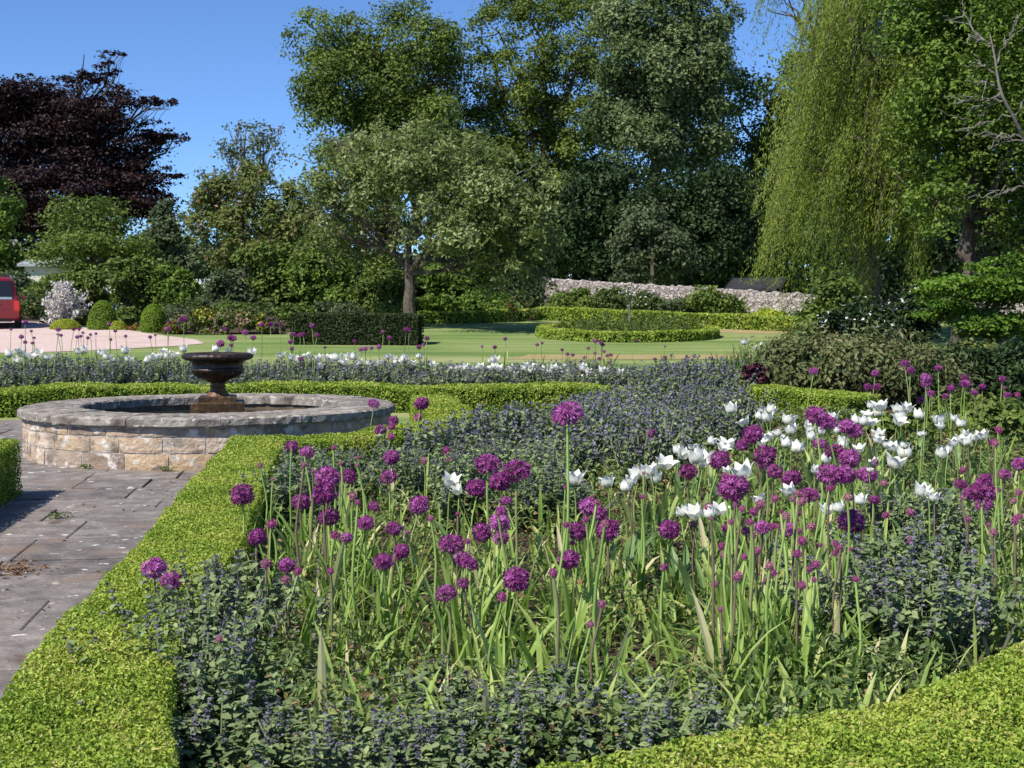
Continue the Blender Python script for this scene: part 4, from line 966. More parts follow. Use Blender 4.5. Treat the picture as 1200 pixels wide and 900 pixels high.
def ball(name, label, px, Y, w, h, mat, seed, L=0.05, n=5000, taper=0.0):
    rg = np.random.default_rng(seed); base = on_ground(px, Y)
    d = nrm(rg.normal(size=(n, 3))); d[:, 2] = np.abs(d[:, 2]) * 1.0
    sc = 1 - taper * np.clip(d[:, 2:3], 0, 1) * 0
    P = d * np.array([w / 2, w / 2, 1])
    z = np.sign(d[:, 2]) * np.abs(d[:, 2]) ** (1 - taper * 0.3)
    P[:, 2] = z * h
    P += d * rg.uniform(-.06, .02, n)[:, None]
    k = n // 3
    C = np.concatenate([P, P[:k] * np.array([1, 1, .0]) + np.array([0, 0, 1]) * rg.uniform(0, h * .35, (k, 1))])
    N = np.concatenate([d, d[:k] * np.array([1, 1, .1])]) + rg.normal(0, .45, (n + k, 3))
    b = MB(); core = [(w / 2 * .9, 0), (w / 2 * .93, h * .2), (w / 2 * .84, h * .5), (w / 2 * .58, h * .78), (w / 2 * .25, h * .92), (0.01, h * .94)]
    b.lathe(core, 18, mat=1)
    b.leaves(C, N, L * rg.uniform(.7, 1.3, n + k), L * .6, 0, np.clip(rg.normal(.5, .2, n + k), 0, 1), rng=rg)
    tag(b.build(name, [M[mat], M['boxcore']], loc=base), label, 'shrub')
ball('topiary_ball', 'clipped green egg shaped shrub next to the white flowering shrub', 121, 43.4, 1.0, 0.98, 'ballleaf', 141)
ball('topiary_ball', 'clipped green cone shaped shrub at the end of the pink gravel', 180, 42.0, .82, .9, 'ballleaf', 142, taper=1)
ball('golden_mound', 'low golden yellow mound plant at the foot of the white flowering shrub', 77, 43.6, 1.0, .34, 'goldleaf', 143)
ball('golden_mound', 'small golden mound between the two clipped shrubs', 139, 43.2, .6, .3, 'goldleaf', 144, n=2500)

G_L = 'low plants along the back border'
for i, (px, Y, w, h_, lf, lab) in enumerate([(98, 46, 20, 22, 'greyshrub', 'low grey green plant between the white shrub and the clipped ball'), (150, 45.5, 26, 26, 'shrubleaf', 'low loose plant between the two clipped shrubs'), (206, 45, 26, 30, 'greyshrub', 'grey green bush just right of the clipped cone'),
        (235, 46, 30, 34, 'roseleaf', 'dark leafy plant at the back of the bright border'), (272, 45.5, 34, 34, 'shrubleaf', 'green bush at the back of the bright border'), (310, 45, 36, 36, 'roseleaf', 'green bush between the bright border and the dark hedge'), (345, 44, 34, 36, 'shrubleaf', 'green bush rising behind the left end of the dark hedge'), (400, 45, 50, 34, 'greyshrub', 'wide bush behind the middle of the dark hedge'), (450, 45.5, 40, 32, 'shrubleaf', 'bush behind the right end of the dark hedge'), (40, 50, 44, 40, 'roseleaf', 'dark bush beside the red car'), (60, 47.5, 24, 20, 'darkleaf', 'small dark bush in the shade of the white flowering shrub')]):
    b0_ = 372 + (1.55 - float(hg(Y))) * 1500 / Y
    tree('border_plant', lab, 'plant', px, Y, [(px, b0_ - h_ * .35, w * .5, h_ * .4), (px - w * .25, b0_ - h_ * .55, w * .35, h_ * .35), (px + w * .28, b0_ - h_ * .5, w * .35, h_ * .35)], lf, tr=.015, L=.12, n=2600, clumps=60, seed=240 + i, limbs=False, low=.03, group=G_L, depth=.3)

# bright border behind the urn
G_F = 'flower clumps in the border behind the gravel'
for i, (px, py, w, hpx, fl, lab) in enumerate([
        (219, 372, 26, 24, 'violetflower', 'purple flower clump beside the second clipped shrub'), (242, 368, 22, 26, 'yellowflower', 'yellow flower clump near the middle of the bright border'),
        (262, 372, 26, 24, 'pinkflower', 'pink flower clump just behind the urn'), (283, 370, 24, 24, 'pinkflower', 'pink flower clump in the bright border'),
        (302, 372, 24, 22, 'yellowflower', 'yellow flower clump next to the dark clipped hedge'), (320, 376, 22, 20, 'violetflower', 'violet flower clump at the end of the bright border'),
        (250, 384, 30, 16, 'pinkflower', 'low pink flower clump at the front of the bright border'), (205, 380, 18, 16, 'redflower', 'dark red flower clump at the front of the clipped cone'),
        (160, 384, 18, 14, 'redflower', 'low dark red clump between the two clipped shrubs')]):
    tree('flower_clump', lab, 'flowers', px, 40.8 if px > 200 else 42.8, [(px, py + 4, w * .5, hpx * .45), (px - w * .3, py + 6, w * .4, hpx * .4), (px + w * .3, py + 6, w * .4, hpx * .4)], 'shrubleaf', tr=.01, L=.09, n=1500, clumps=50, seed=150 + i, limbs=False, low=.03, group=G_F, bloom=(fl, .23, .07), depth=.2)
tree('red_plant', 'small plant with orange red flowers below the drooping edge of the spreading tree', 'flowers', 598, 48.5, [(597, 355, 5, 7), (600, 362, 6, 6)], 'shrubleaf', tr=.01, L=.09, n=300, clumps=12, seed=170, limbs=False, low=.03, bloom=('redflower', .12, .08))
tree('red_plant', 'small rusty red plant at the gap between the two far hedges', 'flowers', 624, 48.6, [(624, 366, 6, 7), (621, 358, 5, 5)], 'shrubleaf', tr=.01, L=.09, n=300, clumps=12, seed=171, limbs=False, low=.03, bloom=('redflower', .12, .08))

# roses in the round bed and the young tree on its stake
rg = np.random.default_rng(180)
k = 0
b0 = MB(); n_ = 620; cc = rg.normal(0, .2, (26, 3)) * np.array([1, 1, .6]) + np.array([0, 0, .28]); ci = rg.integers(0, 26, n_)
b0.leaves(np.abs((cc[ci] + rg.normal(0, .06, (n_, 3)))) * np.array([1, 1, 1]) * np.sign(np.where(np.arange(3) < 2, cc[ci], 1)), rg.normal(0, .6, (n_, 3)) + np.array([0, 0, .6]), rg.uniform(.05, .1, n_), .05, 0, rg.random(n_), rng=rg)
rose_f = b0.mesh('rose_foliage', M['shrubleaf'])
b0 = MB()
for _ in range(6): b0.tube(wobble_path([0, 0, 0], [rg.normal(0, .2), rg.normal(0, .2), rg.uniform(.3, .55)], 5, .05, rg), .009, 4)
rose_s = b0.mesh('rose_stems', M['bark'])
pts = []
while len(pts) < 22:
    a, r_ = rg.uniform(0, 6.28), 2.1 * math.sqrt(rg.random())
    q = (CB[0] + r_ * math.cos(a), CB[1] + r_ * math.sin(a))
    if all((q[0] - u) ** 2 + (q[1] - v_) ** 2 > .36 for u, v_ in pts): pts.append(q)
pts.sort()
for k, q in enumerate(pts):
    nm = 'leafy rose bush inside the round clipped hedge on the lawn' if 1 < k < 20 else ['rose bush tucked against the tree shadow end of the round bed', 'second rose bush at the shady end of the round bed', '', ''][k] if k < 2 else ['rose bush next to the last one at the sunny end of the round bed', 'rose bush at the sunny end of the round bed near the willow'][k - 20]
    t = thing('rose_bush', nm, 'rose bush', (q[0], q[1], float(hg(q[1]))), rg.uniform(0, 6), 'rose bushes in the round bed')
    s = rg.uniform(.8, 1.15)
    inst('foliage', rose_f, t, sc=s); inst('stems', rose_s, t, sc=s)
q = on_ground(736, 40.2)
t = thing('standard_rose', 'slim young standard rose tied to a pale stake in the round bed', 'young tree', q)
b = MB(); b.tube([(0.04, 0, 0), (0.04, 0, 1.0)], .035, 6, cap=True); b.build('stake', M['greybark'], t)
b = MB(); b.tube(wobble_path([-.02, 0, 0], [0, 0, 1.15], 6, .01, rg), .02, 5)
for _ in range(6): b.tube([(0, 0, 1.05), rg.normal(0, .14, 3) + np.array([0, 0, 1.3])], .008, 4)
b.build('trunk', M['bark'], t)
b = MB(); n_ = 260; b.leaves(rg.normal(0, .13, (n_, 3)) + np.array([0, 0, 1.32]), rg.normal(0, 1, (n_, 3)), .07, .05, (rg.random(n_) < .15).astype(int), rg.random(n_), rng=rg); b.build('crown', [M['roseleaf'], M['whiteblossom']], t)

# the wood far behind everything
b = MB(); rg = np.random.default_rng(190)
n_ = 62000
X = rg.uniform(-75, 75, n_); Yw = rg.uniform(104, 116, n_)
topz = 8.0 + 2.4 * np.sin(X * .11) + 1.5 * np.sin(X * .29 + 1) + np.where(X < -30, -3.0, 0) + np.where((X > -28) & (X < -17), -1.5, 0)
Z = hg(Yw) + topz * rg.random(n_) ** 1.15 + rg.normal(0, .4, n_)
b.leaves(np.stack([X, Yw, Z], 1), rg.normal(0, .7, (n_, 3)) + np.array([0, -.4, .5]), rg.uniform(.5, .95, n_), .5, 0, np.clip(rg.normal(.4, .2, n_) + .2 * np.sin(X * .8) * np.sin(Z * 1.1), 0, 1), rng=rg)
o = b.build('distant_wood', M['darkleaf']); tag(o, 'dark mass of distant woodland seen through gaps below the tall trees', 'woodland', kind='stuff')

# ---------------------------------------------------------------- flowers: one mesh per kind of part, shared by the copies
rg = np.random.default_rng(200)
def catmint(seed, H, ns, lod):
    g = np.random.default_rng(seed); f, w = MB(), MB()
    for k in range(ns):
        a = g.uniform(0, 6.28); tl = min(abs(g.normal(0, .5)), 1.15) * (1.0 if k % 4 else .5)
        Ln = H * g.uniform(.72, 1.12) * (1 + .15 * tl)
        ax = np.array([math.cos(a), math.sin(a), 0])
        m = 12; s = np.linspace(0, 1, m)
        ang_ = tl * (1.15 - .65 * s); dl = Ln / (m - 1)
        r_ = np.concatenate([[0], np.cumsum(np.sin(ang_[:-1]) * dl)]) + g.uniform(0, .1); z = np.concatenate([[0], np.cumsum(np.cos(ang_[:-1]) * dl)])
        side = np.array([-ax[1], ax[0], 0]) * g.normal(0, .03)
        P = ax * r_[:, None] + side * (s ** 2)[:, None] + np.array([0, 0, 1]) * z[:, None]
        f.tube(P[::2] if lod == 0 else P[::5], .003 if lod == 0 else .005, 3, tint=.75)
        nl = 27 if lod == 0 else 12
        sl = g.uniform(.06, .97, nl); c = np.stack([np.interp(sl, s, P[:, j]) for j in range(3)], 1)
        la = g.uniform(0, 6.28, nl); dr = np.stack([np.cos(la), np.sin(la), g.uniform(-.1, .5, nl)], 1)
        LL = (.052 if lod == 0 else .085) * (1.15 - .55 * sl) * g.uniform(.75, 1.25, nl)
        f.leaves(c + dr * LL[:, None] * .55, np.array([0, 0, 1.]) + dr * .35 + g.normal(0, .3, (nl, 3)), LL, LL * .68, 0, np.clip(g.normal(.45 + .1 * sl, .2), 0, 1), axis=dr, ovate=(lod == 0), rng=g)
        if g.random() < (.5 if lod == 0 else .2): continue
        nw = 8 if lod == 0 else 5; pw = 6 if lod == 0 else 3
        sw = np.repeat(np.linspace(.62, 1.0, nw), pw); kk = len(sw)
        c = np.stack([np.interp(sw, s, P[:, j]) for j in range(3)], 1)
        dr = nrm(g.normal(0, 1, (kk, 3)) * np.array([1, 1, .5]))
        rad = (.013 if lod == 0 else .02) * (1.3 - .75 * (sw - .56) / .44)
        w.leaves(c + dr * rad[:, None], dr + np.array([0, 0, .5]) + g.normal(0, .4, (kk, 3)), (.017 if lod == 0 else .036), (.011 if lod == 0 else .026), 0, np.clip(g.normal(.5, .25, kk), 0, 1), rng=g)
    return f.mesh('catmint_foliage', M['nepleaf']), w.mesh('catmint_flower_spikes', M['nepflower'])
CMN = [catmint(210 + k, .5, 62, 0) for k in range(4)]
CMF = [catmint(220 + k, .55, 60, 1) for k in range(4)]

def catmint_at(x, y, h, label, group, far=False, wid=1.0):
    t = thing('catmint_clump', label, 'catmint', (x, y, float(hg(y)) + .02), rg.uniform(0, 6.28), group)
    f, w = (CMF if far else CMN)[rg.integers(0, 4)]
    sx = wid * rg.uniform(.9, 1.12); s = (sx, sx, h / .5 * rg.uniform(.95, 1.05))
    inst('foliage', f, t, sc=s); inst('blossom', w, t, sc=s)

def blade(b, base, a, L_, w, lean, bend, tint, g, n=7, mat=0, twist=0.0):
    s = np.linspace(0, 1, n); ang_ = lean + bend * s ** 1.7
    dl = L_ / (n - 1)
    r_ = np.concatenate([[0], np.cumsum(np.sin(ang_[:-1]) * dl)]); z = np.concatenate([[0], np.cumsum(np.cos(ang_[:-1]) * dl)])
    ax = np.array([math.cos(a), math.sin(a), 0]); sd = np.array([-math.sin(a + twist), math.cos(a + twist), 0])
    C = np.asarray(base) + ax * r_[:, None] + np.array([0, 0, 1]) * z[:, None]
    wd = w * np.minimum(1, .55 + 1.4 * s) * np.sqrt(np.maximum(1 - s ** 3, .0)) ; wd[-1] = w * .05
    nm_ = ax * np.cos(ang_)[:, None] - np.array([0, 0, 1]) * np.sin(ang_)[:, None]
    G = np.stack([C - sd * wd[:, None] / 2, C + nm_ * wd[:, None] * .16, C + sd * wd[:, None] / 2], 1)
    b.grid(G, mat, np.clip(tint + np.repeat(np.linspace(-.1, .1, n - 1), 2), 0, 1))

# allium: head (radius 1), bud (radius 1), stem (height 1), leaves
def allium_head(seed, n=95, closed=0.0, rz=.86):
    g = np.random.default_rng(seed); b = MB()
    i = np.arange(n) + .5; ph = np.arccos(1 - 1.93 * i / n); th_ = math.pi * (1 + 5 ** .5) * i
    d = np.stack([np.cos(th_) * np.sin(ph), np.sin(th_) * np.sin(ph), np.cos(ph)], 1) + g.normal(0, .09, (n, 3)); d = nrm(d)
    rad = g.uniform(.62, .92, n); c = d * rad[:, None] * np.array([1, 1, rz])
    A = nrm(np.cross(d, g.normal(size=(n, 3)))); B = np.cross(d, A)
    o = np.arange(n)[:, None] * 4
    tn = np.clip(g.normal(.5, .2, n), 0, 1)
    for k in range(6):
        a = k * math.pi / 3 + g.normal(0, .12, n)
        u = np.cos(a)[:, None] * A + np.sin(a)[:, None] * B; v_ = np.cross(d, u)
        ln = (.33 - .14 * closed) * g.uniform(.85, 1.15, n)[:, None]; lift = .5 + 1.2 * closed
        tip = c + u * ln + d * ln * lift; mid = c + u * ln * .5 + d * ln * (lift * .4)
        V = np.stack([c, mid + v_ * ln * .21, tip, mid - v_ * ln * .21], 1)
        b.add(V.reshape(-1, 3), o + np.array([[0, 1, 2, 3]]), 0, np.clip(tn + g.normal(0, .1, n), 0, 1))
    # flower stalks and the seed pods in the middle of each floret
    sd = nrm(np.cross(d, np.array([.3, .2, .9])))
    V = np.stack([-sd * .012, sd * .012, c + sd * .012, c - sd * .012], 1); b.add(V.reshape(-1, 3), o + np.array([[0, 1, 2, 3]]), 1, .3)
    b.leaves(c + d * .05, d, .07, .07, 1, .1, rng=g)
    core = [(0.01, -.42 * rz), (.3, -.3 * rz), (.45, 0), (.32, .32 * rz), (0.01, .45 * rz)]
    b.lathe(core, 10, mat=2)
    return b.mesh('allium_head', [M['allium'], M['stem'], M['alliumcore']])
def allium_bud(seed):
    g = np.random.default_rng(seed); b = MB(); n = 60
    i = np.arange(n) + .5; ph = np.arccos(1 - 1.85 * i / n); th_ = math.pi * (1 + 5 ** .5) * i
    d = np.stack([np.cos(th_) * np.sin(ph), np.sin(th_) * np.sin(ph), np.cos(ph)], 1)
    c = d * g.uniform(.6, .85, n)[:, None] * np.array([1, 1, 1.1])
    b.leaves(c + d * .1, np.cross(d, g.normal(size=(n, 3))), .5, .28, 0, np.clip(g.normal(.4, .25, n), 0, 1), axis=d, ovate=True, rng=g)
    b.leaves(c, d + g.normal(0, .4, (n, 3)), .36, .3, 0, np.clip(g.normal(.5, .25, n), 0, 1), rng=g)
    b.lathe([(.01, -.85), (.45, -.55), (.62, 0), (.42, .55), (.01, .8)], 10, mat=0, tint=.7)
    return b.mesh('allium_bud', [M['alliumbud']])
M['alliumcore'] = flat_mat('allium_heart', (0.09, 0.03, 0.07), rough=.9, spec=.1)
AH = [allium_head(230 + k, n=(78, 62, 84, 70, 56)[k], closed=(0, .15, .05, .35, -.1)[k], rz=(.84, .74, .92, .7, .8)[k]) for k in range(5)]
AB = [allium_bud(240 + k) for k in range(2)]
def stem_mesh(seed, r=.006, bow=.03):
    g = np.random.default_rng(seed); b = MB(); a = g.uniform(0, 6.28); z = np.linspace(0, 1, 8)
    q = bow * np.sin(z * math.pi) + .012 * np.sin(z * 7 + a)*np.sin(z*math.pi)
    b.tube(np.stack([q * math.cos(a), q * math.sin(a), z], 1), np.linspace(r * 1.15, r * .85, 8), 6, tint=g.random())
    return b.mesh('flower_stem', M['stem'], smooth=True)
SM = [stem_mesh(250 + k, bow=(.01, .03, .05, .02)[k]) for k in range(4)]
def allium_leaves(seed):
    g = np.random.default_rng(seed); b = MB()
    for k in range(g.integers(5, 8)):
        up_ = g.random() < .65
        blade(b, (g.normal(0, .02), g.normal(0, .02), 0), g.uniform(0, 6.28), g.uniform(.3, .52), g.uniform(.018, .036), g.uniform(.05, .3) if up_ else g.uniform(.3, .7), g.uniform(.2, 1.0) if up_ else g.uniform(1.2, 2.2), np.clip(g.normal(.45, .2), 0, .85), g, twist=g.normal(0, .3))
    return b.mesh('allium_leaves', M['strap'])
AL = [allium_leaves(260 + k) for k in range(6)]

def allium_at(pos, z, Rh, label, group, bud=False, leaves=True, thin=1.0):
    t = thing('allium', label, 'allium', pos, rg.uniform(0, 6.28), group); t.rotation_euler = (rg.normal(0, .035), rg.normal(0, .035), t.rotation_euler[2])
    k = rg.uniform(.85, 1.2) * thin
    inst('stem', SM[rg.integers(0, 4)], t, sc=(k, k, z - Rh * .5))
    s = Rh * rg.uniform(.97, 1.06)
    inst('flower_head', (AB if bud else AH)[rg.integers(0, 2 if bud else 5)], t, (0, 0, z), sc=s, rot=(rg.normal(0, .16), rg.normal(0, .16), rg.uniform(0, 6.28)))
    if leaves: inst('leaves', AL[rg.integers(0, 6)], t, rz=rg.uniform(0, 6.28), sc=rg.uniform(.8, 1.15))

# lily flowered white tulip
def tulip_flower(seed, op):
    g = np.random.default_rng(seed); b = MB()
    for k in range(6):
        a = k * math.pi / 3 + g.normal(0, .1); o_ = op * g.uniform(.7, 1.3); inner = k % 2
        n, m = 8, 5; s = np.linspace(0, 1, n)
        L_ = 1.0 * g.uniform(.92, 1.06)
        ang_ = 1.25 - 1.35 * np.minimum(s * 2.1, 1) + o_ * 1.9 * np.maximum(s - .34, 0) ** 1.25 + (0.05 if inner else .12)
        r_ = .03 + np.concatenate([[0], np.cumsum(np.sin(ang_[:-1]) * L_ / (n - 1))]); z = np.concatenate([[0], np.cumsum(np.cos(ang_[:-1]) * L_ / (n - 1))])
        wd = .29 * np.sin(np.minimum(s * 1.02 + .1, 1.0) * math.pi * .93) ** .75; wd[-1] = .02
        ax, sd = np.array([math.cos(a), math.sin(a), 0]), np.array([-math.sin(a), math.cos(a), 0])
        u = np.linspace(-1, 1, m)
        G = (ax * r_[:, None] + np.array([0, 0, 1.]) * z[:, None])[:, None] + sd * (wd[:, None] * u)[..., None] - ax * ((wd[:, None] * .38) * (u ** 2))[..., None] * (1 - .6 * o_ * s[:, None, None])
        G = G + g.normal(0, .008, G.shape)
        b.grid(G, 0, np.clip(np.repeat(np.linspace(0, 1, n - 1) * 1.8, m - 1), 0, 1))
    return b.mesh('tulip_flower', M['tulip'], smooth=True)
TF = [tulip_flower(270 + k, (.5, .95, 1.25, 1.6, 1.05, .75)[k]) for k in range(6)]
TM = [stem_mesh(280 + k, r=.004, bow=.03) for k in range(2)]
def tulip_leaves(seed):
    g = np.random.default_rng(seed); b = MB()
    for k in range(g.integers(3, 5)):
        blade(b, (0, 0, .02 + .03 * k), g.uniform(0, 6.28), g.uniform(.26, .4), g.uniform(.035, .06), g.uniform(.1, .45), g.uniform(.3, 1.3), np.clip(g.normal(.45, .2), 0, 1), g, twist=g.normal(0, .3))
    return b.mesh('tulip_leaves', M['tulipleaf'])
TL = [tulip_leaves(290 + k) for k in range(4)]
def tulip_at(pos, z, size, label, group):
    t = thing('white_tulip', label, 'tulip', pos, rg.uniform(0, 6.28), group)
    inst('stem', TM[rg.integers(0, 2)], t, sc=(1, 1, z))
    inst('flower', TF[rg.integers(0, 6)], t, (0, 0, z - .005), sc=size, rot=(rg.normal(0, .22), rg.normal(0, .22), rg.uniform(0, 6.28)))
    inst('leaves', TL[rg.integers(0, 4)], t, rz=rg.uniform(0, 6.28), sc=rg.uniform(.85, 1.2))

def dedupe(lst, fac):
    out = []
    for q in lst:
        if all(math.hypot(q[0] - u[0], q[1] - u[1]) > fac * 0.5 * (q[2] + u[2]) for u in out): out.append(q)
    return out

def label_zone(items, what, where):
    L_ = label_zone_(items, what, where)
    for s in L_:
        if len(s.split()) > 16: print('LONG', s)
    return L_

def label_zone_(items, what, where):
    """items: (px, py, d); the outstanding ones of a zone get a label of their own, the rest share one"""
    n = len(items); L_ = [None] * n
    if n == 1: return ['lone %s %s' % (what, where)]
    ix = sorted(range(n), key=lambda i: items[i][0])
    if n == 2:
        L_[ix[0]] = 'left one of two %ss %s' % (what, where); L_[ix[1]] = 'right one of two %ss %s' % (what, where); return L_
    def put(i, s):
        if L_[i] is None: L_[i] = s
    put(max(range(n), key=lambda i: items[i][2]), 'largest %s %s' % (what, where))
    put(min(range(n), key=lambda i: items[i][1]), 'topmost %s %s' % (what, where))
    put(ix[0], 'leftmost %s %s' % (what, where)); put(ix[-1], 'rightmost %s %s' % (what, where))
    put(max(range(n), key=lambda i: items[i][1]), 'lowest %s %s' % (what, where))
    if n >= 6:
        put(ix[1], '%s next to the leftmost %s' % (what, where)); put(ix[-2], '%s next to the rightmost %s' % (what, where))
    for i in range(n): put(i, '%s %s' % (what, where) if n > 5 else 'middle %s %s' % (what, where))
    return L_

# ---- alliums of the near bed, from the picture: px, py, width in pixels
c2 = [(100, 10, 32), (135, 80, 45), (130, 132, 45), (45, 255, 50), (85, 207, 30), (195, 205, 55), (130, 265, 46), (105, 355, 58), (140, 330, 45), (282, 310, 68), (270, 437, 52), (315, 408, 36), (318, 352, 52), (362, 363, 42), (467, 403, 72), (393, 97, 66), (465, 115, 74), (420, 145, 60), (372, 163, 56), (438, 197, 34), (395, 222, 38), (420, 255, 64), (378, 275, 55), (415, 295, 46), (650, 210, 56), (678, 228, 44), (640, 275, 55), (700, 272, 65), (610, 352, 60), (868, 273, 56), (820, 20, 30), (680, 470, 24), (10, 130, 45), (10, 293, 35), (24, 182, 22), (285, 62, 22), (660, 515, 20), (840, 368, 20)]
c1 = [(645, 180, 62), (410, 375, 66), (445, 408, 64), (688, 293, 48), (693, 360, 28), (725, 258, 28), (770, 53, 34), (808, 68, 40), (880, 130, 66), (862, 175, 68), (805, 195, 52), (860, 240, 60), (872, 283, 25), (765, 370, 50), (876, 378, 20), (583, 560, 20), (835, 740, 40), (870, 752, 38), (785, 382, 24), (757, 402, 24)]
c3 = [(197, 20, 54), (160, 48, 34), (218, 72, 64), (97, 88, 54), (25, 118, 52), (190, 98, 30), (240, 117, 50), (155, 160, 84), (360, 125, 74), (288, 138, 52), (430, 125, 60), (490, 127, 54), (445, 85, 58), (410, 65, 52), (330, 180, 52), (440, 247, 72), (190, 268, 42), (277, 267, 44), (500, 193, 34), (517, 232, 20), (535, 150, 20), (500, 95, 22), (355, 45, 38), (735, 150, 36), (790, 165, 66), (768, 178, 48), (815, 175, 46), (790, 205, 46), (790, 140, 42), (843, 125, 34), (882, 98, 38), (597, 223, 22), (598, 298, 22), (835, 10, 18), (820, 43, 20), (65, 215, 28), (198, 205, 26), (112, 338, 20), (328, 263, 24), (415, 305, 20), (298, 225, 24), (242, 190, 22), (880, 172, 20), (38, 258, 20), (113, 270, 22), (395, 335, 18), (750, 115, 18)]
ND = [(400 + x / 2.25, 500 + y / 2.25, d / 2.25) for x, y, d in c2] + [(x / 2.25, 500 + y / 2.25, d / 2.25) for x, y, d in c1] + [(800 + x / 2.25, 500 + y / 2.25, d / 2.25) for x, y, d in c3]
ND += [(948, 487, 27), (973, 495, 24), (989, 500, 22), (1002, 505, 19), (437, 473, 14), (493, 473, 18), (486, 489, 11), (463, 493, 13), (457, 500, 10), (445, 506, 13), (459, 511, 9), (527, 527, 10), (461, 537, 18), (497, 539, 9), (524, 540, 8), (653, 485, 37), (764, 509, 14)]
ND = dedupe(ND, .35)
SH = [(949, 437, 11), (1021, 439, 10), (1014, 455, 10), (1026, 455, 10), (1057, 428, 11), (1068, 436, 10), (1083, 446, 13), (1086, 453, 12), (1089, 463, 10), (1103, 433, 9), (1116, 457, 10), (1124, 452, 13), (1130, 444, 9), (1142, 462, 9), (1171, 446, 9), (1182, 465, 10), (1181, 456, 6), (1195, 479, 8), (1081, 471, 10), (1192, 465, 7), (1171, 505, 8), (1163, 520, 9), (1030, 511, 7), (1133, 550, 7), (1090, 446, 9), (1110, 466, 9), (1150, 455, 9), (1176, 486, 8)]

def near_pos(px, py, d):
    Y = 195.0 / d
    lo = (EYE - 1.12) * FPX / max(py - 372, 1); hi = (EYE - .52) * FPX / max(py - 372, 1)
    ymin = 4.5 if px < 760 else 4.95
    if px < 240: ymin = 4.5
    Y = min(max(Y, lo, ymin), max(hi, ymin - .2), 13.5)
    q = at(px, py, Y)
    return q[:2], q[2], d * Y / FPX / 2
zones = {}
for q in ND:
    px, py, d = q
    bud = d < 12.5
    k = 'bud' if bud else 'head'
    if px < 230 and py > 600: z_ = 'beside the paved path hedge at the front'
    elif py > 800: z_ = 'flopped low among the front catmint'
    elif px < 430 and py < 640: z_ = 'in the cluster beside the long path hedge'
    elif px < 430: z_ = 'among the strappy leaves near the path hedge'
    elif py < 520 and px < 560: z_ = 'rising behind the others near the basin'
    elif 600 < px < 700 and py < 520: z_ = 'standing high above the catmint in the middle'
    elif px < 560: z_ = 'in the left middle of the bed'
    elif px < 660 and py < 660: z_ = 'in the dense cluster before the catmint drift'
    elif px < 760: z_ = 'below the white tulips in mid bed'
    elif px < 930 and py < 560: z_ = 'among the white tulips beside the tallest heads'
    elif px < 930: z_ = 'over green stems before the white tulips'
    elif px < 1060 and py < 540: z_ = 'in the tall group before the brownish shrub mound'
    elif px < 1060: z_ = 'over the dense stems before the tall catmint'
    else: z_ = 'above the tall catmint near the right edge'
    zones.setdefault((k, z_), []).append(q)
for (k, z_), it in zones.items():
    lab = label_zone(it, 'purple allium' if k == 'head' else 'small budding allium', z_)
    for q, lb in zip(it, lab):
        p_, h_, r_ = near_pos(*q)
        allium_at((p_[0], p_[1], 0.02), h_ - .02, r_, lb, ('alliums ' if k == 'head' else 'allium buds ') + z_, bud=(k == 'bud'))
it = SH
lab = label_zone(it, 'purple allium', 'in front of the brownish shrub mound')
for q, lb in zip(it, lab):
    Y = min(max(150 / q[2], .55 * FPX / (q[1] - 372)), 15.5) if q[1] < 500 else 12
    Y = max(Y, (EYE - 1.15) * FPX / (q[1] - 372))
    p_ = at(q[0], q[1], Y)
    allium_at((p_[0], Y, float(hg(Y)) + .02), p_[2] - float(hg(Y)), q[2] * Y / FPX / 2, lb, 'alliums in front of the brownish shrub mound', bud=q[2] < 7.5)

# more stems and opening buds between them, where the bed is thick with stalks
it = []
for k in range(84):
    px, Y = (rg.uniform(835, 1005), rg.uniform(4.6, 6.0)) if k < 42 else ((rg.uniform(400, 760), rg.uniform(4.5, 7.0)) if k < 60 else ((rg.uniform(1120, 1200), rg.uniform(5.5, 7.5)) if k < 72 else (rg.uniform(300, 430), rg.uniform(6.2, 8.5))))
    h_ = rg.uniform(.45, .85)
    it.append((px, Y, h_))
lab = {0: 'small unopened allium bud between the dense stems right of the bed middle', 1: 'small unopened allium bud among the stems in the middle of the bed', 2: 'small unopened allium bud among the stems near the right edge', 3: 'small unopened allium bud near the path hedge'}
for k, (px, Y, h_) in enumerate(it):
    zk = 0 if k < 42 else 1 if k < 60 else 2 if k < 72 else 3
    q = on_ground(px, Y)
    allium_at((q[0], q[1], .02), h_, rg.uniform(.009, .02), lab[zk], 'extra ' + lab[zk][6:40], bud=True)

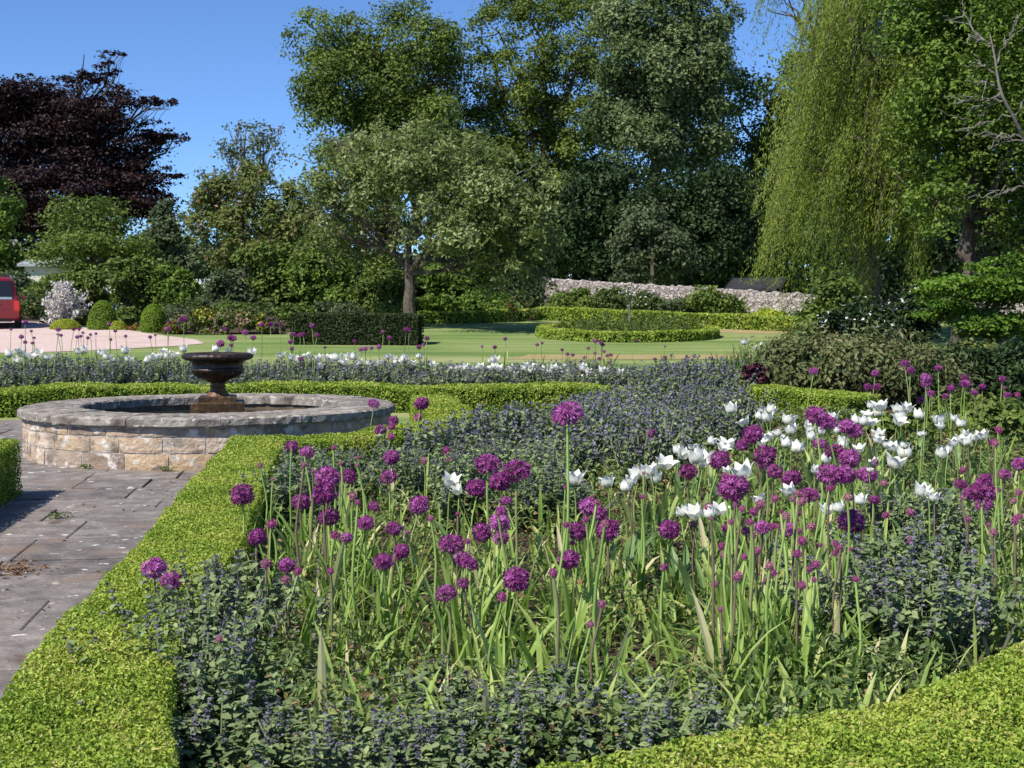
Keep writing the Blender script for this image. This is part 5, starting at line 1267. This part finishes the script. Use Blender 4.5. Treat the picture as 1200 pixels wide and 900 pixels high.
# ---- alliums of the far bed
FB = [(27, 379, 8), (57, 387, 8), (25, 396, 8), (30, 402, 6), (37, 403, 6), (13, 387, 5), (38, 389, 5), (38, 397, 5), (69, 393, 5), (73, 394, 6), (86, 387, 6), (92, 387, 5), (91, 396, 6), (96, 395, 6), (100, 397, 6), (98, 391, 5), (106, 393, 5), (114, 392, 5), (128, 381, 7), (138, 389, 6), (130, 399, 5), (148, 395, 5), (178, 396, 6), (183, 394, 4), (195, 387, 8), (194, 379, 6),
      (217, 375, 12), (257, 404, 13), (266, 397, 11), (276, 398, 12), (280, 391, 10), (271, 406, 7), (299, 397, 9), (268, 387, 8), (305, 382, 9), (317, 381, 8), (330, 381, 6), (342, 402, 8), (343, 410, 8), (349, 422, 8), (364, 383, 8), (345, 393, 8), (352, 394, 8), (360, 393, 8), (369, 394, 8), (449, 390, 6), (454, 397, 7), (430, 410, 9), (443, 408, 9), (474, 387, 8), (414, 401, 7), (383, 408, 5), (424, 411, 7), (436, 409, 7),
      (450, 391, 7), (482, 388, 6), (473, 387, 6), (499, 398, 8), (489, 408, 8), (498, 405, 6), (594, 398, 6), (565, 407, 5), (579, 408, 7), (628, 405, 6), (634, 403, 5), (696, 401, 8), (702, 403, 7), (706, 405, 7), (657, 411, 5), (665, 416, 6), (672, 417, 6), (681, 425, 6), (697, 415, 6), (707, 413, 6), (711, 418, 6), (715, 417, 6), (703, 421, 6), (744, 401, 5), (778, 407, 4), (768, 422, 6), (779, 420, 5), (787, 417, 4), (690, 409, 6), (713, 426, 6), (686, 420, 6), (668, 425, 5)]
zones = {}
for q in dedupe(FB, .4):
    px = q[0]
    z_ = 'before the pink gravel near the red car' if px < 62 else 'in the row before the pink gravel' if px < 160 else 'before the clipped cone shrub' if px < 230 else 'just above the dark urn' if px < 300 else 'before the left part of the dark hedge' if px < 400 else 'before the right part of the dark hedge' if px < 520 else 'against the lawn with the tree shadow' if px < 640 else 'in the dark group against open lawn' if px < 725 else 'at the sparse lawn end of the far bed'
    zones.setdefault(z_, []).append(q)
for z_, it in zones.items():
    for q, lb in zip(it, label_zone(it, 'distant purple allium', z_)):
        Y = min(max(165 / q[2], 21.0), 26.5)
        if q[1] < 384: Y = min(Y, 22.5)
        p_ = at(q[0], q[1], Y); g0 = float(hg(Y))
        allium_at((p_[0], Y, g0 + .02), p_[2] - g0, q[2] * Y / FPX / 2 * .78, lb, 'far alliums ' + z_, leaves=True, thin=1.0)

# ---- white tulips
TN = [(528, 562, 19), (538, 571, 16), (673, 558, 23), (712, 562, 20), (733, 568, 18), (741, 560, 18), (748, 553, 20), (758, 552, 20), (764, 549, 18), (778, 540, 20), (770, 558, 16), (795, 525, 17), (800, 530, 15), (798, 598, 16), (819, 531, 26), (828, 535, 20), (853, 518, 20), (846, 522, 16), (873, 550, 24), (842, 593, 22), (818, 597, 20), (832, 600, 16), (805, 596, 16), (891, 582, 18), (927, 573, 16), (982, 593, 16), (1008, 584, 16), (1047, 539, 22), (933, 522, 18), (965, 535, 16), (989, 519, 16), (951, 509, 16), (1062, 529, 18), (1042, 518, 16), (1031, 507, 16), (1078, 507, 10), (1102, 529, 17), (1111, 524, 16), (1127, 513, 16), (1118, 516, 16), (1151, 509, 16), (1080, 573, 20), (1095, 580, 16), (1088, 575, 14), (902, 511, 14), (858, 478, 15), (874, 492, 15), (902, 478, 16), (898, 487, 16), (888, 486, 12), (923, 490, 18), (928, 501, 18), (917, 512, 15), (913, 505, 14), (934, 523, 18), (964, 538, 15), (988, 519, 15), (977, 487, 14), (1002, 490, 16), (1012, 492, 15), (1021, 493, 14), (1033, 474, 17), (1031, 481, 16), (1054, 478, 17), (1056, 486, 16), (1076, 485, 14), (1102, 490, 16), (1105, 497, 12), (1126, 495, 13), (1079, 507, 12), (1038, 516, 15), (1046, 522, 15), (1029, 509, 14), (1141, 511, 13), (1132, 506, 12), (836, 537, 16), (864, 553, 14), (946, 497, 12), (993, 500, 12), (1008, 524, 13), (1025, 540, 12), (955, 548, 14), (812, 522, 13)]
TN += [(x + rg.uniform(-14, 14), y + rg.uniform(-9, 9), d * rg.uniform(.75, .95)) for x, y, d in TN if x > 820 and rg.random() < .6]
zones = {}
for q in dedupe(TN, .3):
    px, py, d = q
    z_ = 'standing alone behind the left middle alliums' if px < 600 else 'with spreading petals behind the middle alliums' if px < 812 and py < 580 else 'low behind the alliums right of the middle' if py > 565 and px < 1030 else 'in the drift before the tall alliums' if px < 945 and py > 505 else 'behind the drift near the lime hedge' if py < 505 and px < 1045 else 'in the drift among the tall alliums' if px < 1060 and py > 500 else 'drooping above the tall catmint clump' if py > 560 else 'in the drift below the brownish shrub mound'
    zones.setdefault(z_, []).append(q)
for z_, it in zones.items():
    for q, lb in zip(it, label_zone(it, 'white tulip', z_)):
        px, py, d = q
        Y = (EYE - rg.uniform(.5, .62)) * FPX / (py + d * .4 - 372)
        Y = min(max(Y, 5.6), 14.5)
        p_ = at(px, py + d * .42, Y)
        tulip_at((p_[0], Y, .02), max(p_[2] - .02, .25), d * Y / FPX * rg.uniform(.9, 1.15), lb, 'white tulips ' + z_)
TFB = [(23, 412), (22, 423), (30, 417), (40, 418), (45, 415), (56, 419), (92, 412), (100, 411), (118, 414), (124, 419), (147, 412), (152, 424), (171, 423), (179, 420), (185, 418), (190, 419), (196, 415), (216, 410), (205, 416), (251, 410), (269, 411), (294, 414), (331, 417), (341, 420), (360, 418), (375, 421), (375, 430), (394, 420), (399, 423), (409, 419), (415, 419), (422, 425), (431, 426), (446, 425), (462, 421), (468, 426), (474, 422), (484, 426), (491, 418), (506, 427), (537, 432), (547, 432), (562, 430), (574, 423), (578, 430), (585, 432), (601, 433), (603, 439), (617, 428), (615, 437), (627, 430), (639, 433), (661, 432), (664, 442), (677, 442), (688, 435), (692, 440), (705, 435), (726, 436), (698, 451), (533, 435), (556, 434), (455, 418), (403, 425), (10, 416), (622, 435), (645, 435), (683, 432)]
TFB += [(x + rg.uniform(-9, 9), y + rg.uniform(-5, 5)) for x, y in TFB if rg.random() < .5]
zones = {}
for q in dedupe([(x, y, 10) for x, y in TFB], .3):
    px = q[0]
    z_ = 'in the far bed below the red car' if px < 80 else 'in the far bed before the pink gravel' if px < 210 else 'showing just behind the urn rim' if px < 310 else 'in the far bed before the dark hedge' if px < 445 else 'in the far bed before the shaded lawn' if px < 595 else 'at the lawn end of the far bed'
    zones.setdefault(z_, []).append(q)
for z_, it in zones.items():
    for q, lb in zip(it, label_zone(it, 'distant white tulip', z_)):
        Y = rg.uniform(20.9, 22.2); p_ = at(q[0], q[1] + 4, Y); g0 = float(hg(Y))
        tulip_at((p_[0], Y, g0 + .02), p_[2] - g0, rg.uniform(8.5, 12.5) * Y / FPX, lb, 'far tulips ' + z_)

# ---- catmint
spots = []
for px in range(235, 850, 58): spots.append((px + rg.uniform(-18, 18), rg.uniform(3.75, 4.15), rg.uniform(.22, .34), 'low at the front edge of the bed'))
for px in range(300, 800, 190): spots.append((px + rg.uniform(-40, 40), rg.uniform(4.35, 4.7), rg.uniform(.2, .3), 'in the second row from the front'))
for px, Y, h_ in [(205, 4.5, .42), (232, 5.0, .46), (268, 5.5, .48), (250, 4.25, .42)]: spots.append((px, Y, h_, 'spilling over the path hedge at the front'))
for px, Y, h_ in [(335, 9.0, .42), (365, 9.8, .44), (395, 10.6, .42), (352, 11.0, .38)]: spots.append((px, Y, h_, 'beside the path hedge near the basin'))
for px, Y, h_ in [(1030, 5.45, .42), (1068, 5.2, .46), (1100, 5.35, .46), (1050, 5.85, .5), (1092, 5.95, .52)]: spots.append((px, Y, h_, 'in the bushy group above the near hedge at right'))
for px, Y, h_ in [(1105, 7.2, .5), (1060, 7.9, .45)]: spots.append((px, Y, h_, 'behind the bushy catmint near the right edge'))
Yr = 9.2
while Yr < 18.6:
    a0 = np.interp(Yr, [9, 11.5, 12.5, 14, 18.6], [440, 450, 545, 640, 700]); a1 = 700 if Yr < 11 else (800 if Yr < 13 else 868)
    st_ = .62 * FPX / Yr
    for px in np.arange(a0 + rg.uniform(0, st_), a1, st_): spots.append((px + rg.uniform(-.2, .2) * st_, Yr + rg.uniform(-.2, .2), rg.uniform(.44, .56), 'in the violet drift near the basin' if px < 640 else 'in the broad violet drift reaching the lawn'))
    Yr += .68
for px, Y, h_ in [(790, 18.9, .72), (815, 19.0, .76), (840, 18.6, .72), (770, 18.6, .68), (800, 18.3, .7), (830, 18.0, .66)]: spots.append((px, Y, h_, 'in the grey violet tuft by the lawn'))
for Yf, x0, x1 in ((20.8, -11.5, 4.2), (21.5, -11.5, 4.2), (22.3, -11, 3.6), (23.6, -11, 2.6)):
    for x in np.arange(x0, x1, .62):
        spots.append((600 + x / Yf * FPX, Yf + rg.uniform(-.25, .25), (rg.uniform(.48, .6) if x < -1.5 else rg.uniform(.42, .52)) if Yf < 23 else rg.uniform(.3, .4), 'in the far bed left of the urn' if x < -5 else 'in the far bed right of the urn' if x < -1 else 'in the far bed before the lawn'))
zones = {}
for q in spots: zones.setdefault(q[3], []).append(q)
for z_, it in zones.items():
    for q, lb in zip(it, label_zone([(a, 372 + (EYE - h_) * FPX / Y, h_) for a, Y, h_, _ in it], 'catmint clump', z_)):
        g = on_ground(q[0], q[1])
        catmint_at(g[0], g[1], q[2], lb, 'catmint ' + z_, far=q[1] > 11, wid=1.0 if q[1] < 5.2 else 1.15)

# ---- white irises in the shrub bed
IR = [(873, 400, 13), (886, 406, 9), (893, 403, 10), (880, 429, 11), (910, 422, 13), (868, 436, 8)]
for q, lb in zip(IR, label_zone(IR, 'white iris', 'in sword leaves beside the shrub mound')):
    Y = 24.5; p_ = at(q[0], q[1] + 4, Y); g0 = float(hg(Y))
    tulip_at((p_[0], Y, g0), p_[2] - g0, q[2] * Y / FPX * .8, lb, 'white irises'); 
for k, (px, Y, h_) in enumerate([(855, 24.2, .65), (878, 24.6, .8), (900, 25.0, .8), (925, 25.2, .8), (860, 22.6, .5), (905, 23.4, .55)]):
    b = MB()
    for _ in range(70): blade(b, (rg.normal(0, .2), rg.normal(0, .2), 0), rg.uniform(0, 6.28), h_ * rg.uniform(.7, 1.1), .035, rg.uniform(.02, .3), rg.uniform(.1, .9), rg.random(), rg, n=5)
    g = on_ground(px, Y); t = thing('iris_clump', ['iris leaf clump at the lawn corner of the shrub bed', 'tall iris leaf clump below the highest white iris', 'iris leaf clump in the middle of the sword leaves', 'iris leaf clump touching the dark shrub', 'short iris leaf clump above the bronze purple plant', 'short iris leaf clump above the purple heuchera'][k], 'iris', g)
    b.build('leaves', M['irisleaf'], t)

# ---- loose low leaves filling the bed, and fallen leaves on the path
b = MB(); n_ = 70000
Yc = 3.8 + 14 * rg.random(n_) ** 1.35
xl = np.interp(Yc, [4, 6, 12, 15, 19], [-1.05, -1.35, -1.75, -.6, -.9]); xr = np.interp(Yc, [3.8, 5.2, 6.5, 12, 15, 19], [.9, 2.3, 4.2, 6.8, 5.8, 4])
X = xl + (xr - xl) * rg.random(n_)
den = .5 + .5 * np.sin(X * 3.1 + 1) * np.sin(Yc * 2.3) + .35 * np.sin(X * 7.7) * np.sin(Yc * 6.1 + 2)
ok = rg.random(n_) < .35 + .65 * np.clip(den, 0, 1)
X, Yc, den = X[ok], Yc[ok], den[ok]; n_ = len(X)
hh = (.06 + .26 * np.clip(den + .2, 0, 1)) * rg.random(n_) ** .8
LL = np.maximum(.03, .0042 * Yc) * rg.uniform(.6, 1.5, n_)
b.leaves(np.stack([X, Yc, .03 + hh], 1), rg.normal(0, .55, (n_, 3)) + np.array([0, 0, .8]), LL, LL * .5, 0, np.clip(rg.normal(.5, .24, n_) + .2 * np.sin(X * 2.2 + 2) * np.sin(Yc * 1.7), 0, 1), ovate=True, rng=rg)
for k in range(2000):
    Y = 4.05 + 7.8 * rg.random() ** 1.45; x0_, x1_ = np.interp(Y, [4, 6, 12], [-.8, -1.3, -1.6]), np.interp(Y, [4, 4.9, 6.5, 12], [1.05, 2.0, 4.0, 6.6]); x = x0_ + rg.random() ** (.75 if Y < 6 else 1) * (x1_ - x0_)
    blade(b, (x, Y, .02), rg.uniform(0, 6.28), rg.uniform(.16, .42), rg.uniform(.014, .034), rg.uniform(0, .5), rg.uniform(.2, 1.9), np.clip(rg.normal(.5, .24), 0, 1), rg, n=6, mat=1, twist=rg.normal(0, .4))
o = b.build('ground_cover', [M['cover'], M['strap']]); tag(o, 'low mixed leaves and yellowing strappy foliage covering the soil of the bed', 'ground cover', kind='stuff')

M['deadleaf'] = leaf_mat('dead_leaf', [(0, (.1, .05, .025)), (.5, (.2, .11, .06)), (1, (.3, .2, .12))], trans=.1)
b = MB(); n_ = 240
Yc = np.concatenate([rg.uniform(5.5, 12.5, 60), rg.normal(7.6, .12, 180)]); X = np.concatenate([-.135 * Yc[:60] - 1.2 - rg.uniform(0, 1.4, 60), rg.normal(-3.0, .1, 180)])
b.leaves(np.stack([X, Yc, np.full(n_, .04)], 1), rg.normal(0, .3, (n_, 3)) + np.array([0, 0, 1]), rg.uniform(.02, .05, n_), .02, 0, rg.random(n_), rng=rg)
tag(b.build('dead_leaves', M['deadleaf']), 'brown dead leaves and litter scattered on the paving', 'leaf litter', kind='stuff')
for k, (px, py) in enumerate([(68, 612), (196, 556), (100, 553)]):
    b = MB(); g = ground_hit(px, py)
    c = rg.normal(0, .028, (60, 3)) * np.array([1.4, .8, 0]) + np.array([0, 0, .035])
    b.leaves(c + np.array([0, 0, 1]) * rg.uniform(0, .04, (60, 1)), rg.normal(0, .5, (60, 3)) + np.array([0, 0, .7]), .03, .016, 0, rg.random(60), rng=rg)
    tag(b.build('weed', M['shrubleaf'], loc=g), ['tiny green weed in a paving joint near the squared hedge end', 'small weed at the foot of the basin wall beside the path hedge', 'small weed in front of the basin wall', 'tiny weed in a paving joint in the middle of the path'][k], 'weed')
